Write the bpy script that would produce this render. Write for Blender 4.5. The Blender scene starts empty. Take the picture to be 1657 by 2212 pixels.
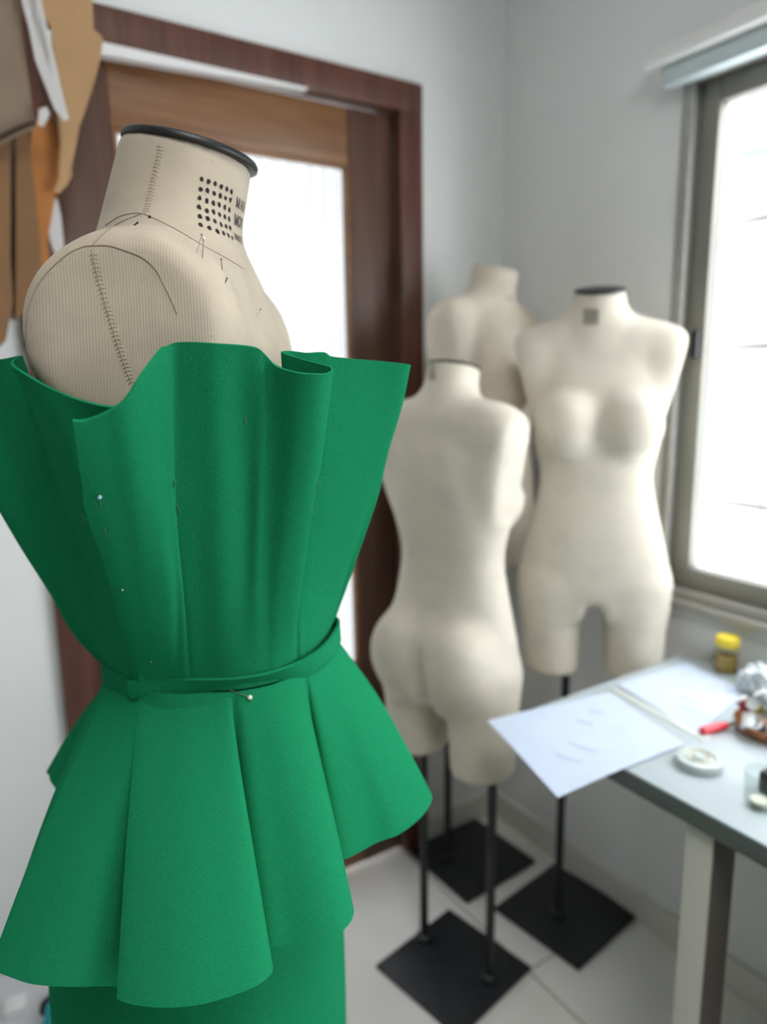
import bpy, bmesh, math, random
import numpy as np
from mathutils import Vector, Matrix
from mathutils.bvhtree import BVHTree
random.seed(7)
SC = bpy.context.scene
COL = SC.collection
PI = math.pi

# ------------------------------------------------------------------ camera and measuring helpers
FPX, PITCH, ROLL, YAW, CH = 1534.0, math.radians(10.95), math.radians(.92), math.radians(32.85), 1.45
cp, sp = math.cos(PITCH), math.sin(PITCH)
FW = np.array([0, cp, -sp]); R0 = np.array([1., 0, 0]); D0 = np.array([0, -sp, -cp])
RT = math.cos(ROLL) * R0 + math.sin(ROLL) * D0
DN = -math.sin(ROLL) * R0 + math.cos(ROLL) * D0
CAM = np.array([0, 0, CH])
def ray(x, y): return FW + (x - 828.5) / FPX * RT + (y - 1106) / FPX * DN
def onz(x, y, z):
    d = ray(x, y); return CAM + d * (z - CH) / d[2]
def onY(x, y, Y):
    d = ray(x, y); return CAM + d * Y / d[1]
def onD(x, y, D):
    d = ray(x, y); return CAM + d * D / math.hypot(d[0], d[1])
def onplane(x, y, p, n):
    d = ray(x, y); return CAM + d * ((p - CAM) @ n) / (d @ n)
# room axes: s runs along the door wall towards the corner, w runs along the window wall towards the corner
COR = np.array([.381, 2.121, 0]); ES = np.array([math.cos(YAW), math.sin(YAW), 0]); EW = np.array([-math.sin(YAW), math.cos(YAW), 0])
WOFF = 0.0
def room(s, w, z): return COR + ES * s + EW * (w + WOFF) + np.array([0, 0, z])
def V(p): return Vector((float(p[0]), float(p[1]), float(p[2])))

# ------------------------------------------------------------------ materials
def principled(name, col, rough=.6, metal=0., noise=None, bump=None, sheen=0, coat=0, trans=0, spec=None):
    m = bpy.data.materials.new(name); m.use_nodes = True
    nt = m.node_tree; b = nt.nodes['Principled BSDF']
    b.inputs['Base Color'].default_value = (*col, 1)
    b.inputs['Roughness'].default_value = rough
    b.inputs['Metallic'].default_value = metal
    if spec is not None: b.inputs['Specular IOR Level'].default_value = spec
    if sheen:
        b.inputs['Sheen Weight'].default_value = sheen
        b.inputs['Sheen Roughness'].default_value = .4
        b.inputs['Sheen Tint'].default_value = (*[min(1, c * 1.3 + .25) for c in col], 1)
    if coat: b.inputs['Coat Weight'].default_value = coat
    if trans: b.inputs['Transmission Weight'].default_value = trans
    tc = nt.nodes.new('ShaderNodeTexCoord')
    if noise:
        sc, amt = noise[0], noise[1]
        n = nt.nodes.new('ShaderNodeTexNoise'); n.inputs['Scale'].default_value = sc; n.inputs['Detail'].default_value = 6
        nt.links.new(tc.outputs['Object'], n.inputs['Vector'])
        r = nt.nodes.new('ShaderNodeValToRGB')
        r.color_ramp.elements[0].position = .3; r.color_ramp.elements[1].position = .7
        r.color_ramp.elements[0].color = (*[c * (1 - amt) for c in col], 1)
        r.color_ramp.elements[1].color = (*[min(1, c * (1 + amt)) for c in col], 1)
        nt.links.new(n.outputs['Fac'], r.inputs['Fac']); nt.links.new(r.outputs['Color'], b.inputs['Base Color'])
    if bump:
        n = nt.nodes.new('ShaderNodeTexNoise'); n.inputs['Scale'].default_value = bump[0]; n.inputs['Detail'].default_value = 3
        nt.links.new(tc.outputs['Object'], n.inputs['Vector'])
        bp = nt.nodes.new('ShaderNodeBump'); bp.inputs['Strength'].default_value = bump[1]; bp.inputs['Distance'].default_value = bump[2]
        nt.links.new(n.outputs['Fac'], bp.inputs['Height']); nt.links.new(bp.outputs['Normal'], b.inputs['Normal'])
    return m

def wood(name, c0, c1, scale=(60, 60, 2.5), rough=.45):
    m = bpy.data.materials.new(name); m.use_nodes = True
    nt = m.node_tree; b = nt.nodes['Principled BSDF']; b.inputs['Roughness'].default_value = rough
    tc = nt.nodes.new('ShaderNodeTexCoord'); mp = nt.nodes.new('ShaderNodeMapping')
    mp.inputs['Scale'].default_value = scale
    n = nt.nodes.new('ShaderNodeTexNoise'); n.inputs['Scale'].default_value = 1; n.inputs['Detail'].default_value = 8; n.inputs['Distortion'].default_value = .6
    r = nt.nodes.new('ShaderNodeValToRGB')
    r.color_ramp.elements[0].position = .32; r.color_ramp.elements[1].position = .7
    r.color_ramp.elements[0].color = (*c0, 1); r.color_ramp.elements[1].color = (*c1, 1)
    nt.links.new(tc.outputs['Object'], mp.inputs['Vector']); nt.links.new(mp.outputs['Vector'], n.inputs['Vector'])
    nt.links.new(n.outputs['Fac'], r.inputs['Fac']); nt.links.new(r.outputs['Color'], b.inputs['Base Color'])
    return m

def canvas_mat(name, col, wave=540, amt=.07, bumpd=.0004):
    """cotton canvas with fine twill ribs"""
    m = principled(name, col, .85, noise=None, sheen=.15, spec=.2)
    nt = m.node_tree; b = nt.nodes['Principled BSDF']
    tc = nt.nodes.new('ShaderNodeTexCoord')
    def mth(op, a, b_=None, c=None):
        q = nt.nodes.new('ShaderNodeMath'); q.operation = op
        for k, v_ in enumerate((a, b_, c)):
            if v_ is None: continue
            if isinstance(v_, (int, float)): q.inputs[k].default_value = v_
            else: nt.links.new(v_, q.inputs[k])
        return q.outputs[0]
    sx = nt.nodes.new('ShaderNodeSeparateXYZ'); nt.links.new(tc.outputs['Object'], sx.inputs[0])
    ang = mth('ARCTAN2', sx.outputs['Y'], sx.outputs['X'])
    hi = mth('MAXIMUM', mth('SUBTRACT', sx.outputs['Z'], 1.555), 0.0)
    ph = mth('ADD', mth('MULTIPLY', ang, wave / 6.2832 * 1.0), mth('MULTIPLY', hi, 560.0))
    nz = nt.nodes.new('ShaderNodeTexNoise'); nz.inputs['Scale'].default_value = 90; nt.links.new(tc.outputs['Object'], nz.inputs['Vector'])
    rib = mth('MULTIPLY_ADD', mth('SINE', mth('MULTIPLY_ADD', nz.outputs['Fac'], 1.6, mth('MULTIPLY', ph, 6.2832))), .5, .5)
    class _W: outputs = {'Fac': rib}
    w = _W
    n = nt.nodes.new('ShaderNodeTexNoise'); n.inputs['Scale'].default_value = 22; n.inputs['Detail'].default_value = 8
    nt.links.new(tc.outputs['Object'], n.inputs['Vector'])
    mix = nt.nodes.new('ShaderNodeMath'); mix.operation = 'MULTIPLY_ADD'; mix.inputs[1].default_value = .14
    nt.links.new(w.outputs['Fac'], mix.inputs[0]); nt.links.new(n.outputs['Fac'], mix.inputs[2])
    r = nt.nodes.new('ShaderNodeValToRGB'); r.color_ramp.elements[0].position = .36; r.color_ramp.elements[1].position = .82
    r.color_ramp.elements[0].color = (*[c * (1 - amt) for c in col], 1); r.color_ramp.elements[1].color = (*[c * (1 + amt) for c in col], 1)
    nt.links.new(mix.outputs[0], r.inputs['Fac'])
    # worn grey smudges and small dark flecks
    sp_ = nt.nodes.new('ShaderNodeTexNoise'); sp_.inputs['Scale'].default_value = 210; sp_.inputs['Detail'].default_value = 2; nt.links.new(tc.outputs['Object'], sp_.inputs['Vector'])
    fl = mth('MULTIPLY', mth('GREATER_THAN', sp_.outputs['Fac'], .735), .45)
    sm = nt.nodes.new('ShaderNodeTexNoise'); sm.inputs['Scale'].default_value = 9; sm.inputs['Detail'].default_value = 10; sm.inputs['Roughness'].default_value = .7; nt.links.new(tc.outputs['Object'], sm.inputs['Vector'])
    smf = mth('MULTIPLY', mth('MAXIMUM', mth('SUBTRACT', sm.outputs['Fac'], .5), 0.0), 1.5)
    fac = mth('MINIMUM', mth('ADD', fl, smf), .6)
    mg = nt.nodes.new('ShaderNodeMixRGB'); mg.inputs[2].default_value = (*[c * .55 + .03 for c in (sum(col) / 3,) * 3], 1)
    nt.links.new(fac, mg.inputs[0]); nt.links.new(r.outputs['Color'], mg.inputs[1]); nt.links.new(mg.outputs[0], b.inputs['Base Color'])
    bp = nt.nodes.new('ShaderNodeBump'); bp.inputs['Strength'].default_value = .25; bp.inputs['Distance'].default_value = bumpd
    nt.links.new(w.outputs['Fac'], bp.inputs['Height']); nt.links.new(bp.outputs['Normal'], b.inputs['Normal'])
    return m

def crepe_mat(name, col):
    m = principled(name, col, .88, sheen=.03, spec=0)
    nt = m.node_tree; b = nt.nodes['Principled BSDF']
    tc = nt.nodes.new('ShaderNodeTexCoord'); mp = nt.nodes.new('ShaderNodeMapping'); mp.inputs['Scale'].default_value = (1, 1, .45)
    nt.links.new(tc.outputs['Object'], mp.inputs['Vector'])
    n = nt.nodes.new('ShaderNodeTexNoise'); n.inputs['Scale'].default_value = 900; n.inputs['Detail'].default_value = 3; n.inputs['Distortion'].default_value = .4
    nt.links.new(mp.outputs['Vector'], n.inputs['Vector'])
    bp = nt.nodes.new('ShaderNodeBump'); bp.inputs['Strength'].default_value = .35; bp.inputs['Distance'].default_value = .0008
    nt.links.new(n.outputs['Fac'], bp.inputs['Height']); nt.links.new(bp.outputs['Normal'], b.inputs['Normal'])
    r = nt.nodes.new('ShaderNodeValToRGB'); r.color_ramp.elements[0].position = .3; r.color_ramp.elements[1].position = .75
    r.color_ramp.elements[0].color = (*[c * .85 for c in col], 1); r.color_ramp.elements[1].color = (*[c * 1.15 for c in col], 1)
    nt.links.new(n.outputs['Fac'], r.inputs['Fac']); nt.links.new(r.outputs['Color'], b.inputs['Base Color'])
    return m

def glass_mat(name, tint=(1, 1, 1), alpha=.9):
    m = bpy.data.materials.new(name); m.use_nodes = True; nt = m.node_tree
    nt.nodes.remove(nt.nodes['Principled BSDF']); out = nt.nodes['Material Output']
    t = nt.nodes.new('ShaderNodeBsdfTransparent'); t.inputs['Color'].default_value = (*tint, 1)
    g = nt.nodes.new('ShaderNodeBsdfGlossy'); g.inputs['Roughness'].default_value = .2
    mx = nt.nodes.new('ShaderNodeMixShader')
    mx.inputs[0].default_value = .02; nt.links.new(t.outputs[0], mx.inputs[1]); nt.links.new(g.outputs[0], mx.inputs[2])
    nt.links.new(mx.outputs[0], out.inputs['Surface'])
    return m

def sheer_mat(name, col=(.155, .156, .155)):
    m = bpy.data.materials.new(name); m.use_nodes = True; nt = m.node_tree
    nt.nodes.remove(nt.nodes['Principled BSDF']); out = nt.nodes['Material Output']
    a = nt.nodes.new('ShaderNodeBsdfTranslucent'); a.inputs['Color'].default_value = (*col, 1)
    d = nt.nodes.new('ShaderNodeBsdfDiffuse'); d.inputs['Color'].default_value = (*col, 1)
    mx = nt.nodes.new('ShaderNodeMixShader'); mx.inputs[0].default_value = .22
    nt.links.new(a.outputs[0], mx.inputs[1]); nt.links.new(d.outputs[0], mx.inputs[2]); nt.links.new(mx.outputs[0], out.inputs['Surface'])
    return m

M = {}
M['wall'] = principled('wall_paint', (.77, .785, .78), .9, noise=(3, .02), bump=(160, .06, .001))
M['wall_dark'] = principled('darkened_unseen_wall', (.24, .235, .22), .9)  # walls out of view, coloured dark to cut the fill light
M['ceiling'] = principled('ceiling_paint', (.75, .75, .74), .9)
M['base'] = principled('baseboard_paint', (.66, .65, .61), .6)
M['frame_wood'] = wood('reddish_brown_wood', (.065, .021, .013), (.125, .046, .028), (50, 50, 3))
M['rail_wood'] = wood('ochre_brown_wood', (.15, .065, .024), (.235, .110, .045), (4, 4, 45))
M['stile_wood'] = wood('dark_brown_wood', (.062, .026, .016), (.115, .054, .032), (50, 50, 3))
M['plain_white'] = principled('plain_white_paint', (.75, .74, .74), .5)
M['alu'] = principled('anodised_aluminium', (.34, .335, .31), .45, .35, noise=(30, .06))
M['alu_dark'] = principled('aluminium_bronze', (.22, .215, .19), .45, .35)
M['brass_dark'] = principled('dark_brass', (.06, .035, .022), .5, .6)
M['black'] = principled('black_plastic', (.006, .007, .009), .42)
M['black_metal'] = principled('black_painted_steel', (.010, .0125, .016), .45, noise=(25, .3))
M['blind'] = principled('white_blind_aluminium', (.82, .82, .81), .35)
M['blind_fabric'] = principled('blue_grey_blind_fabric', (.55, .64, .66), .7)
M['glass'] = glass_mat('window_glass')
M['sheer'] = sheer_mat('sheer_white_voile')
M['canvas_main'] = canvas_mat('beige_canvas', (.495, .43, .335), amt=.09)
M['canvas_pale'] = canvas_mat('pale_canvas', (.615, .565, .475), 300, .04)
M['canvas_back'] = canvas_mat('ecru_canvas', (.60, .54, .445), 300, .04)
M['green'] = crepe_mat('emerald_crepe', (.0125, .222, .097))
M['thread'] = principled('beige_thread', (.43, .355, .26), .9)
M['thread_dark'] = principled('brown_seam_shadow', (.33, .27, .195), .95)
M['ink'] = principled('black_ink', (.006, .005, .006), .8)
M['ink_grey'] = principled('grey_ink', (.03, .028, .03), .8)
M['steel'] = principled('pin_steel', (.30, .28, .24), .35, 1)
M['pin_green'] = principled('pin_steel_dull', (.25, .30, .24), .3, 1)
M['pearl'] = principled('pearl_head', (.78, .74, .62), .25, coat=.6)
M['blue_head'] = principled('pale_blue_head', (.40, .66, .74), .3, coat=.4)
M['table_top'] = principled('pale_grey_laminate', (.42, .48, .51), .35, noise=(8, .03))
M['table_edge'] = principled('slate_edge_band', (.085, .098, .092), .5)
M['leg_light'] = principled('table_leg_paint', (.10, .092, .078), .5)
M['leg_lit_face'] = principled('leg_lit_face_beige', (.55, .53, .48), .6)
M['paper'] = principled('white_paper', (.47, .54, .66), .8, noise=(14, .02))
M['graphite'] = principled('graphite_marks', (.45, .48, .56), .9)

# ------------------------------------------------------------------ object helpers
def tag(o, label=None, cat=None, group=None, kind=None):
    if label: o['label'] = label
    if cat: o['category'] = cat
    if group: o['group'] = group
    if kind: o['kind'] = kind
    return o
def thing(name, loc, label, cat, group=None, kind=None):
    o = bpy.data.objects.new(name, None); COL.objects.link(o); o.location = V(loc)
    o.empty_display_size = .05
    return tag(o, label, cat, group, kind)
def origin_of(o):
    p = Vector((0, 0, 0))
    while o is not None:
        p += o.location; o = o.parent
    return p
def put(name, bm, mat, parent=None, loc=None, smooth=True, label=None):
    """link a bmesh (in world coordinates) as one object; its origin is its parent's, or loc"""
    if isinstance(bm, tuple):
        me = bpy.data.meshes.new(name); me.from_pydata([tuple(map(float, v)) for v in bm[0]], [], [tuple(map(int, f)) for f in bm[1]]); me.update()
    else:
        bmesh.ops.recalc_face_normals(bm, faces=bm.faces)
        me = bpy.data.meshes.new(name); bm.to_mesh(me); bm.free()
    for m in (mat if isinstance(mat, list) else [mat]): me.materials.append(m)
    o = bpy.data.objects.new(name, me); COL.objects.link(o)
    org = Vector((0, 0, 0))
    if parent is not None:
        o.parent = parent; org = origin_of(parent)
    elif loc is not None:
        org = V(loc); o.location = org
    me.transform(Matrix.Translation(-org))
    if smooth:
        me.polygons.foreach_set('use_smooth', [True] * len(me.polygons))
        me.set_sharp_from_angle(angle=math.radians(42))
    me.update()
    if label: o['label'] = label
    return o
def struct(name, bm, mat, parent=None, loc=None, smooth=False, label=None):
    o = put(name, bm, mat, parent, loc, smooth, label)
    if parent is None: o['kind'] = 'structure'
    return o

def B(): return bmesh.new()
def quadbox(bm, P):
    """8 corner points: 0-3 bottom loop, 4-7 top loop"""
    v = [bm.verts.new(V(p)) for p in P]
    for f in ((0, 3, 2, 1), (4, 5, 6, 7), (0, 1, 5, 4), (1, 2, 6, 5), (2, 3, 7, 6), (3, 0, 4, 7)):
        bm.faces.new([v[i] for i in f])
def rbox(bm, s0, s1, w0, w1, z0, z1, bev=0):
    """box in room axes"""
    t = bmesh.new()
    quadbox(t, [room(s0, w0, z0), room(s1, w0, z0), room(s1, w1, z0), room(s0, w1, z0), room(s0, w0, z1), room(s1, w0, z1), room(s1, w1, z1), room(s0, w1, z1)])
    if bev: bmesh.ops.bevel(t, geom=list(t.edges), offset=bev, segments=2, affect='EDGES', profile=.5)
    merge(bm, t)
def merge(bm, t):
    bmesh.ops.recalc_face_normals(t, faces=t.faces)
    me = bpy.data.meshes.new('tmp'); t.to_mesh(me); t.free(); bm.from_mesh(me); bpy.data.meshes.remove(me)
def obox(bm, c, hx, hy, z0, z1, rot=0, bev=0):
    t = bmesh.new(); c = np.array(c); ca, sa = math.cos(rot), math.sin(rot)
    def q(x, y, z): return (c[0] + ca * x - sa * y, c[1] + sa * x + ca * y, z)
    quadbox(t, [q(-hx, -hy, z0), q(hx, -hy, z0), q(hx, hy, z0), q(-hx, hy, z0), q(-hx, -hy, z1), q(hx, -hy, z1), q(hx, hy, z1), q(-hx, hy, z1)])
    if bev: bmesh.ops.bevel(t, geom=list(t.edges), offset=bev, segments=2, affect='EDGES', profile=.5)
    merge(bm, t)
def tube(bm, pts, r, seg=8, caps=True):
    pts = [V(p) for p in pts]; n = len(pts); rings = []
    rr = r if isinstance(r, (list, tuple)) else [r] * n
    prev = None
    for i in range(n):
        t = (pts[min(i + 1, n - 1)] - pts[max(i - 1, 0)]).normalized()
        if prev is None:
            a = t.orthogonal().normalized()
        else:
            a = (prev - t * prev.dot(t))
            a = a.normalized() if a.length > 1e-9 else t.orthogonal().normalized()
        prev = a; b = t.cross(a)
        rings.append([bm.verts.new(pts[i] + (a * math.cos(2 * PI * k / seg) + b * math.sin(2 * PI * k / seg)) * rr[i]) for k in range(seg)])
    for i in range(n - 1):
        for k in range(seg):
            bm.faces.new((rings[i][k], rings[i][(k + 1) % seg], rings[i + 1][(k + 1) % seg], rings[i + 1][k]))
    if caps:
        bm.faces.new(rings[0][::-1]); bm.faces.new(rings[-1])
def lathe(bm, c, prof, seg=32, axis=None):
    """prof: list of (radius, height) about the vertical (or given axis) through c"""
    c = V(c); ax = Vector((0, 0, 1)) if axis is None else V(axis).normalized()
    a = ax.orthogonal().normalized(); b = ax.cross(a)
    rings = []
    for r, h in prof:
        if r < 1e-6: rings.append([bm.verts.new(c + ax * h)])
        else: rings.append([bm.verts.new(c + ax * h + (a * math.cos(2 * PI * k / seg) + b * math.sin(2 * PI * k / seg)) * r) for k in range(seg)])
    for i in range(len(rings) - 1):
        A, Bq = rings[i], rings[i + 1]
        for k in range(seg):
            k2 = (k + 1) % seg
            if len(A) == 1 and len(Bq) == 1: continue
            if len(A) == 1: bm.faces.new((A[0], Bq[k], Bq[k2]))
            elif len(Bq) == 1: bm.faces.new((A[k], A[k2], Bq[0]))
            else: bm.faces.new((A[k], A[k2], Bq[k2], Bq[k]))
def ball(bm, c, r, seg=12, scale=(1, 1, 1)):
    t = bmesh.new(); bmesh.ops.create_uvsphere(t, u_segments=seg, v_segments=max(6, seg // 2), radius=r)
    bmesh.ops.transform(t, matrix=Matrix.Translation(V(c)) @ Matrix.Diagonal((*scale, 1)), verts=t.verts); merge(bm, t)
def catmull(P, n):
    """P: (k, ...) array -> smooth curve with n samples per span"""
    P = np.asarray(P, float); k = len(P); out = []
    for i in range(k - 1):
        p0 = P[i - 1] if i else 2 * P[0] - P[1]; p1, p2 = P[i], P[i + 1]; p3 = P[i + 2] if i + 2 < k else 2 * P[-1] - P[-2]
        for j in range(n):
            t = j / n
            out.append(.5 * ((2 * p1) + (-p0 + p2) * t + (2 * p0 - 5 * p1 + 4 * p2 - p3) * t * t + (-p0 + 3 * p1 - 3 * p2 + p3) * t ** 3))
    out.append(P[-1]); return np.array(out)
def grid_mesh(G, closed=False):
    nu, nv = G.shape[:2]; verts = G.reshape(-1, 3); F = []
    for i in range(nu if closed else nu - 1):
        i2 = (i + 1) % nu
        for j in range(nv - 1): F.append((i * nv + j, i2 * nv + j, i2 * nv + j + 1, i * nv + j + 1))
    return verts, F
def solidify(o, t, offset=0, sub=0):
    m = o.modifiers.new('thickness', 'SOLIDIFY'); m.thickness = t; m.offset = offset
    es = o.modifiers.new('crisp_edges', 'EDGE_SPLIT'); es.split_angle = math.radians(72); es.use_edge_sharp = False
    if sub:
        s = o.modifiers.new('smooth', 'SUBSURF'); s.levels = sub; s.render_levels = sub

# ------------------------------------------------------------------ signed distance modelling of the dress forms
def smin(a, b, k):
    h = np.clip(.5 + .5 * (b - a) / k, 0, 1); return b * (1 - h) + a * h - k * h * (1 - h)
def smax(a, b, k): return -smin(-a, -b, k)
def ell(X, Y, Z, c, r):
    q = np.sqrt(((X - c[0]) / r[0]) ** 2 + ((Y - c[1]) / r[1]) ** 2 + ((Z - c[2]) / r[2]) ** 2); return (q - 1) * min(r)
def cone(X, Y, Z, a, b, ra, rb, sy=1.):
    a = np.array(a, float); b = np.array(b, float); d = b - a; L2 = d @ d
    t = np.clip(((X - a[0]) * d[0] + (Y - a[1]) * d[1] + (Z - a[2]) * d[2]) / L2, 0, 1)
    return np.sqrt((X - a[0] - d[0] * t) ** 2 + ((Y - a[1] - d[1] * t) / sy) ** 2 + (Z - a[2] - d[2] * t) ** 2) - (ra + (rb - ra) * t)
def surface_nets(fn, lo, hi, h):
    ax = [np.arange(lo[i], hi[i] + h, h) for i in range(3)]
    X, Y, Z = np.meshgrid(*ax, indexing='ij'); D = fn(X, Y, Z); S = D < 0
    nx, ny, nz = D.shape
    acc = np.zeros((nx - 1, ny - 1, nz - 1, 3)); cnt = np.zeros((nx - 1, ny - 1, nz - 1))
    offs = [(i, j, k) for i in (0, 1) for j in (0, 1) for k in (0, 1)]
    def sl(o): return tuple(slice(o[i], (nx, ny, nz)[i] - 1 + o[i]) for i in range(3))
    for o in offs:
        for a in range(3):
            if o[a]: continue
            o2 = list(o); o2[a] = 1; o2 = tuple(o2)
            d0, d1 = D[sl(o)], D[sl(o2)]; cr = S[sl(o)] != S[sl(o2)]
            t = np.where(cr, d0 / np.where(cr, d0 - d1, 1), 0)
            p = [np.full_like(t, o[0]), np.full_like(t, o[1]), np.full_like(t, o[2])]; p[a] = t
            for q in range(3): acc[..., q] += np.where(cr, p[q], 0)
            cnt += cr
    act = cnt > 0; idx = -np.ones(act.shape, int); idx[act] = np.arange(act.sum())
    ijk = np.argwhere(act); verts = (ijk + acc[act] / cnt[act][:, None]) * h + np.array(lo)
    faces = []
    for a in range(3):
        b, c = (a + 1) % 3, (a + 2) % 3
        s0 = [slice(None)] * 3; s1 = [slice(None)] * 3; s0[a] = slice(0, -1); s1[a] = slice(1, None)
        cr = S[tuple(s0)] != S[tuple(s1)]
        e = np.argwhere(cr)
        e = e[(e[:, b] > 0) & (e[:, c] > 0) & (e[:, b] < (nx, ny, nz)[b] - 1) & (e[:, c] < (nx, ny, nz)[c] - 1)]
        ins = S[tuple(e.T)]
        q = []
        for db, dc in ((1, 1), (0, 1), (0, 0), (1, 0)):
            f = e.copy(); f[:, b] -= db; f[:, c] -= dc; q.append(idx[tuple(f.T)])
        q = np.array(q).T; q[~ins] = q[~ins][:, ::-1]; faces.append(q)
    faces = np.concatenate(faces); faces = faces[(faces >= 0).all(1)]
    # two rounds of relaxing
    for _ in range(2):
        s = np.zeros_like(verts); n = np.zeros(len(verts))
        for i in range(4):
            a, b = faces[:, i], faces[:, (i + 1) % 4]
            np.add.at(s, a, verts[b]); np.add.at(n, a, 1); np.add.at(s, b, verts[a]); np.add.at(n, b, 1)
        verts = verts * .5 + .5 * s / n[:, None]
    return verts, faces

SEC = np.array([  # height above the waist, half width, front depth, back depth
    (-.34, .150, .070, .085), (-.29, .165, .082, .105), (-.22, .179, .092, .110), (-.15, .169, .096, .096), (-.07, .149, .094, .078), (0, .133, .089, .072),
    (.05, .128, .090, .074), (.11, .141, .095, .086), (.16, .150, .096, .094), (.22, .152, .088, .100), (.28, .150, .068, .100), (.33, .142, .048, .088), (.37, .110, .035, .070)])
def form_sdf(legs=True, bust=1., armx=.180, neck_tilt=.21, legz=-.465, slim=1., slope=.10, drop=0., arm=(.148, -.012, .265, .050, .058, .100), bottom=-.30, nb=-.016, armz=.26, ny=0., chest=0., crotch=-.305, tip=.040, cut=.007):
    zz = np.linspace(-.34, .37, 143); tab = []
    for c in range(1, 4):
        y = np.interp(zz, SEC[:, 0], SEC[:, c]); k = np.ones(9) / 9
        tab.append(np.convolve(np.pad(y, 4, mode='edge'), k, 'valid'))
    def f(X, Y, Z):
        a = np.interp(Z, zz, tab[0]); fr = np.interp(Z, zz, tab[1]); bk = np.interp(Z, zz, tab[2])
        if slim != 1:
            q_ = 1 - (1 - slim) * np.clip((.26 - Z) / .12, 0, 1); a = a * q_; fr = fr * q_; bk = bk * q_
        fr = fr + chest * np.exp(-((Z - .29) / .07) ** 2)
        b = np.where(Y > 0, fr, bk); n = 2.3
        q = (np.abs(X / a) ** n + np.abs(Y / b) ** n) ** (1 / n)
        d = (q - 1) * np.minimum(a, b) * .9
        d = smax(d, Z - .362, .03)
        d = smax(d, (-.315 if legs else bottom) - Z, .02)
        for s in (-1, 1):
            d = smin(d, cone(X, Y, Z, (s * .045, -.014, .372 - drop * .6), (s * .158, -.022, .330 - drop), .040, tip, 1.25), .045 - drop)
            d = smin(d, ell(X, Y, Z, (s * arm[0], arm[1], arm[2]), arm[3:]), .04)
            d = smin(d, ell(X, Y, Z, (s * .070, .080, .165), (.066 * bust, .060 * bust, .066 * bust)), .028)
            d = smin(d, ell(X, Y, Z, (s * .078, -.082, -.195), (.086, .064, .100)), .035) if legs else d
        if legs:
            for s in (-1, 1):
                d = smin(d, cone(X, Y, Z, (s * .098, -.008, -.23), (s * .096, .0, -.52), .080, .071, 1.12), .022)
            # the crease between the buttocks and the gap between the thighs
            g = smax(np.abs(X) - .020 - np.clip((crotch - Z) * .04, 0, .012), Z - crotch, .03)
            d = smax(d, -g, .02)
            cr = cone(X, Y, Z, (0, -.150, -.10), (0, -.116, -.33), .014, .036)
            d = smax(d, -cr, .010)
            d = smax(d, legz - Z, .012)
        # arm plates
        for s in (-1, 1):
            d = smax(d, s * X - (armx - slope * np.clip(armz - Z, 0, .3) + 2.5 * np.clip(.135 - Z, 0, 1)), cut)
        d = smin(d, cone(X, Y, Z, (0, nb + ny, .355), (0, .020 + ny, .50), .064, .055), .028)
        d = smax(d, (Z - .465) * math.cos(neck_tilt) + (Y - .01 - ny) * math.sin(neck_tilt), .003)
        return d
    return f
def place(verts, org, th, sc=1.):
    ca, sa = math.cos(th), math.sin(th); v = np.asarray(verts, float) * sc
    return np.stack([org[0] + ca * v[:, 0] - sa * v[:, 1], org[1] + sa * v[:, 0] + ca * v[:, 1], org[2] + v[:, 2]], 1)
def neck_frame(org, th, sc, tilt=.21, ny=0.):
    c = place([(0, .0125 + ny, .465)], org, th, sc)[0]
    n = place([(0, .0125 + ny + math.sin(tilt), .465 + math.cos(tilt))], org, th, sc)[0] - c
    return c, n / np.linalg.norm(n)

# ------------------------------------------------------------------ the room
ROOM_S, ROOM_W, HT, TH = -3.6, -4.0, 2.75, .14
def wall_with_hole(name, axis, a0, a1, h0, h1, z0, z1, t0, t1):
    bm = B()
    def bx(a, b, za, zb):
        if b - a < 1e-4 or zb - za < 1e-4: return
        if axis == 's': rbox(bm, a, b, t0, t1, za, zb)
        else: rbox(bm, t0, t1, a, b, za, zb)
    bx(a0, h0, 0, HT); bx(h1, a1, 0, HT); bx(h0, h1, 0, z0); bx(h0, h1, z1, HT)
    return struct(name, bm, M['wall'])
WOFF = .05
DS0, DS1, DZ = -1.275, -.295, 2.175       # outer edges of the door frame
wall_with_hole('wall_door', 's', ROOM_S, TH, DS0 + .03, DS1 - .03, 0, DZ - .03, 0, TH)
WOFF = 0.0
WW0, WW1, WZ0, WZ1 = -2.95, -.53, .915, 2.075
wall_with_hole('wall_window', 'w', ROOM_W - TH, .05, WW0, WW1, WZ0, WZ1, 0, TH)
bm = B(); rbox(bm, ROOM_S, TH, ROOM_W - TH, ROOM_W, 0, HT); struct('wall_rear', bm, M['wall_dark'])
bm = B(); rbox(bm, ROOM_S - TH, ROOM_S, ROOM_W - TH, TH + .05, 0, HT); struct('wall_left', bm, M['wall_dark'])
bm = B(); rbox(bm, ROOM_S - TH, TH, ROOM_W - TH, TH + .05, HT, HT + .1); struct('ceiling', bm, M['ceiling'])

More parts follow.
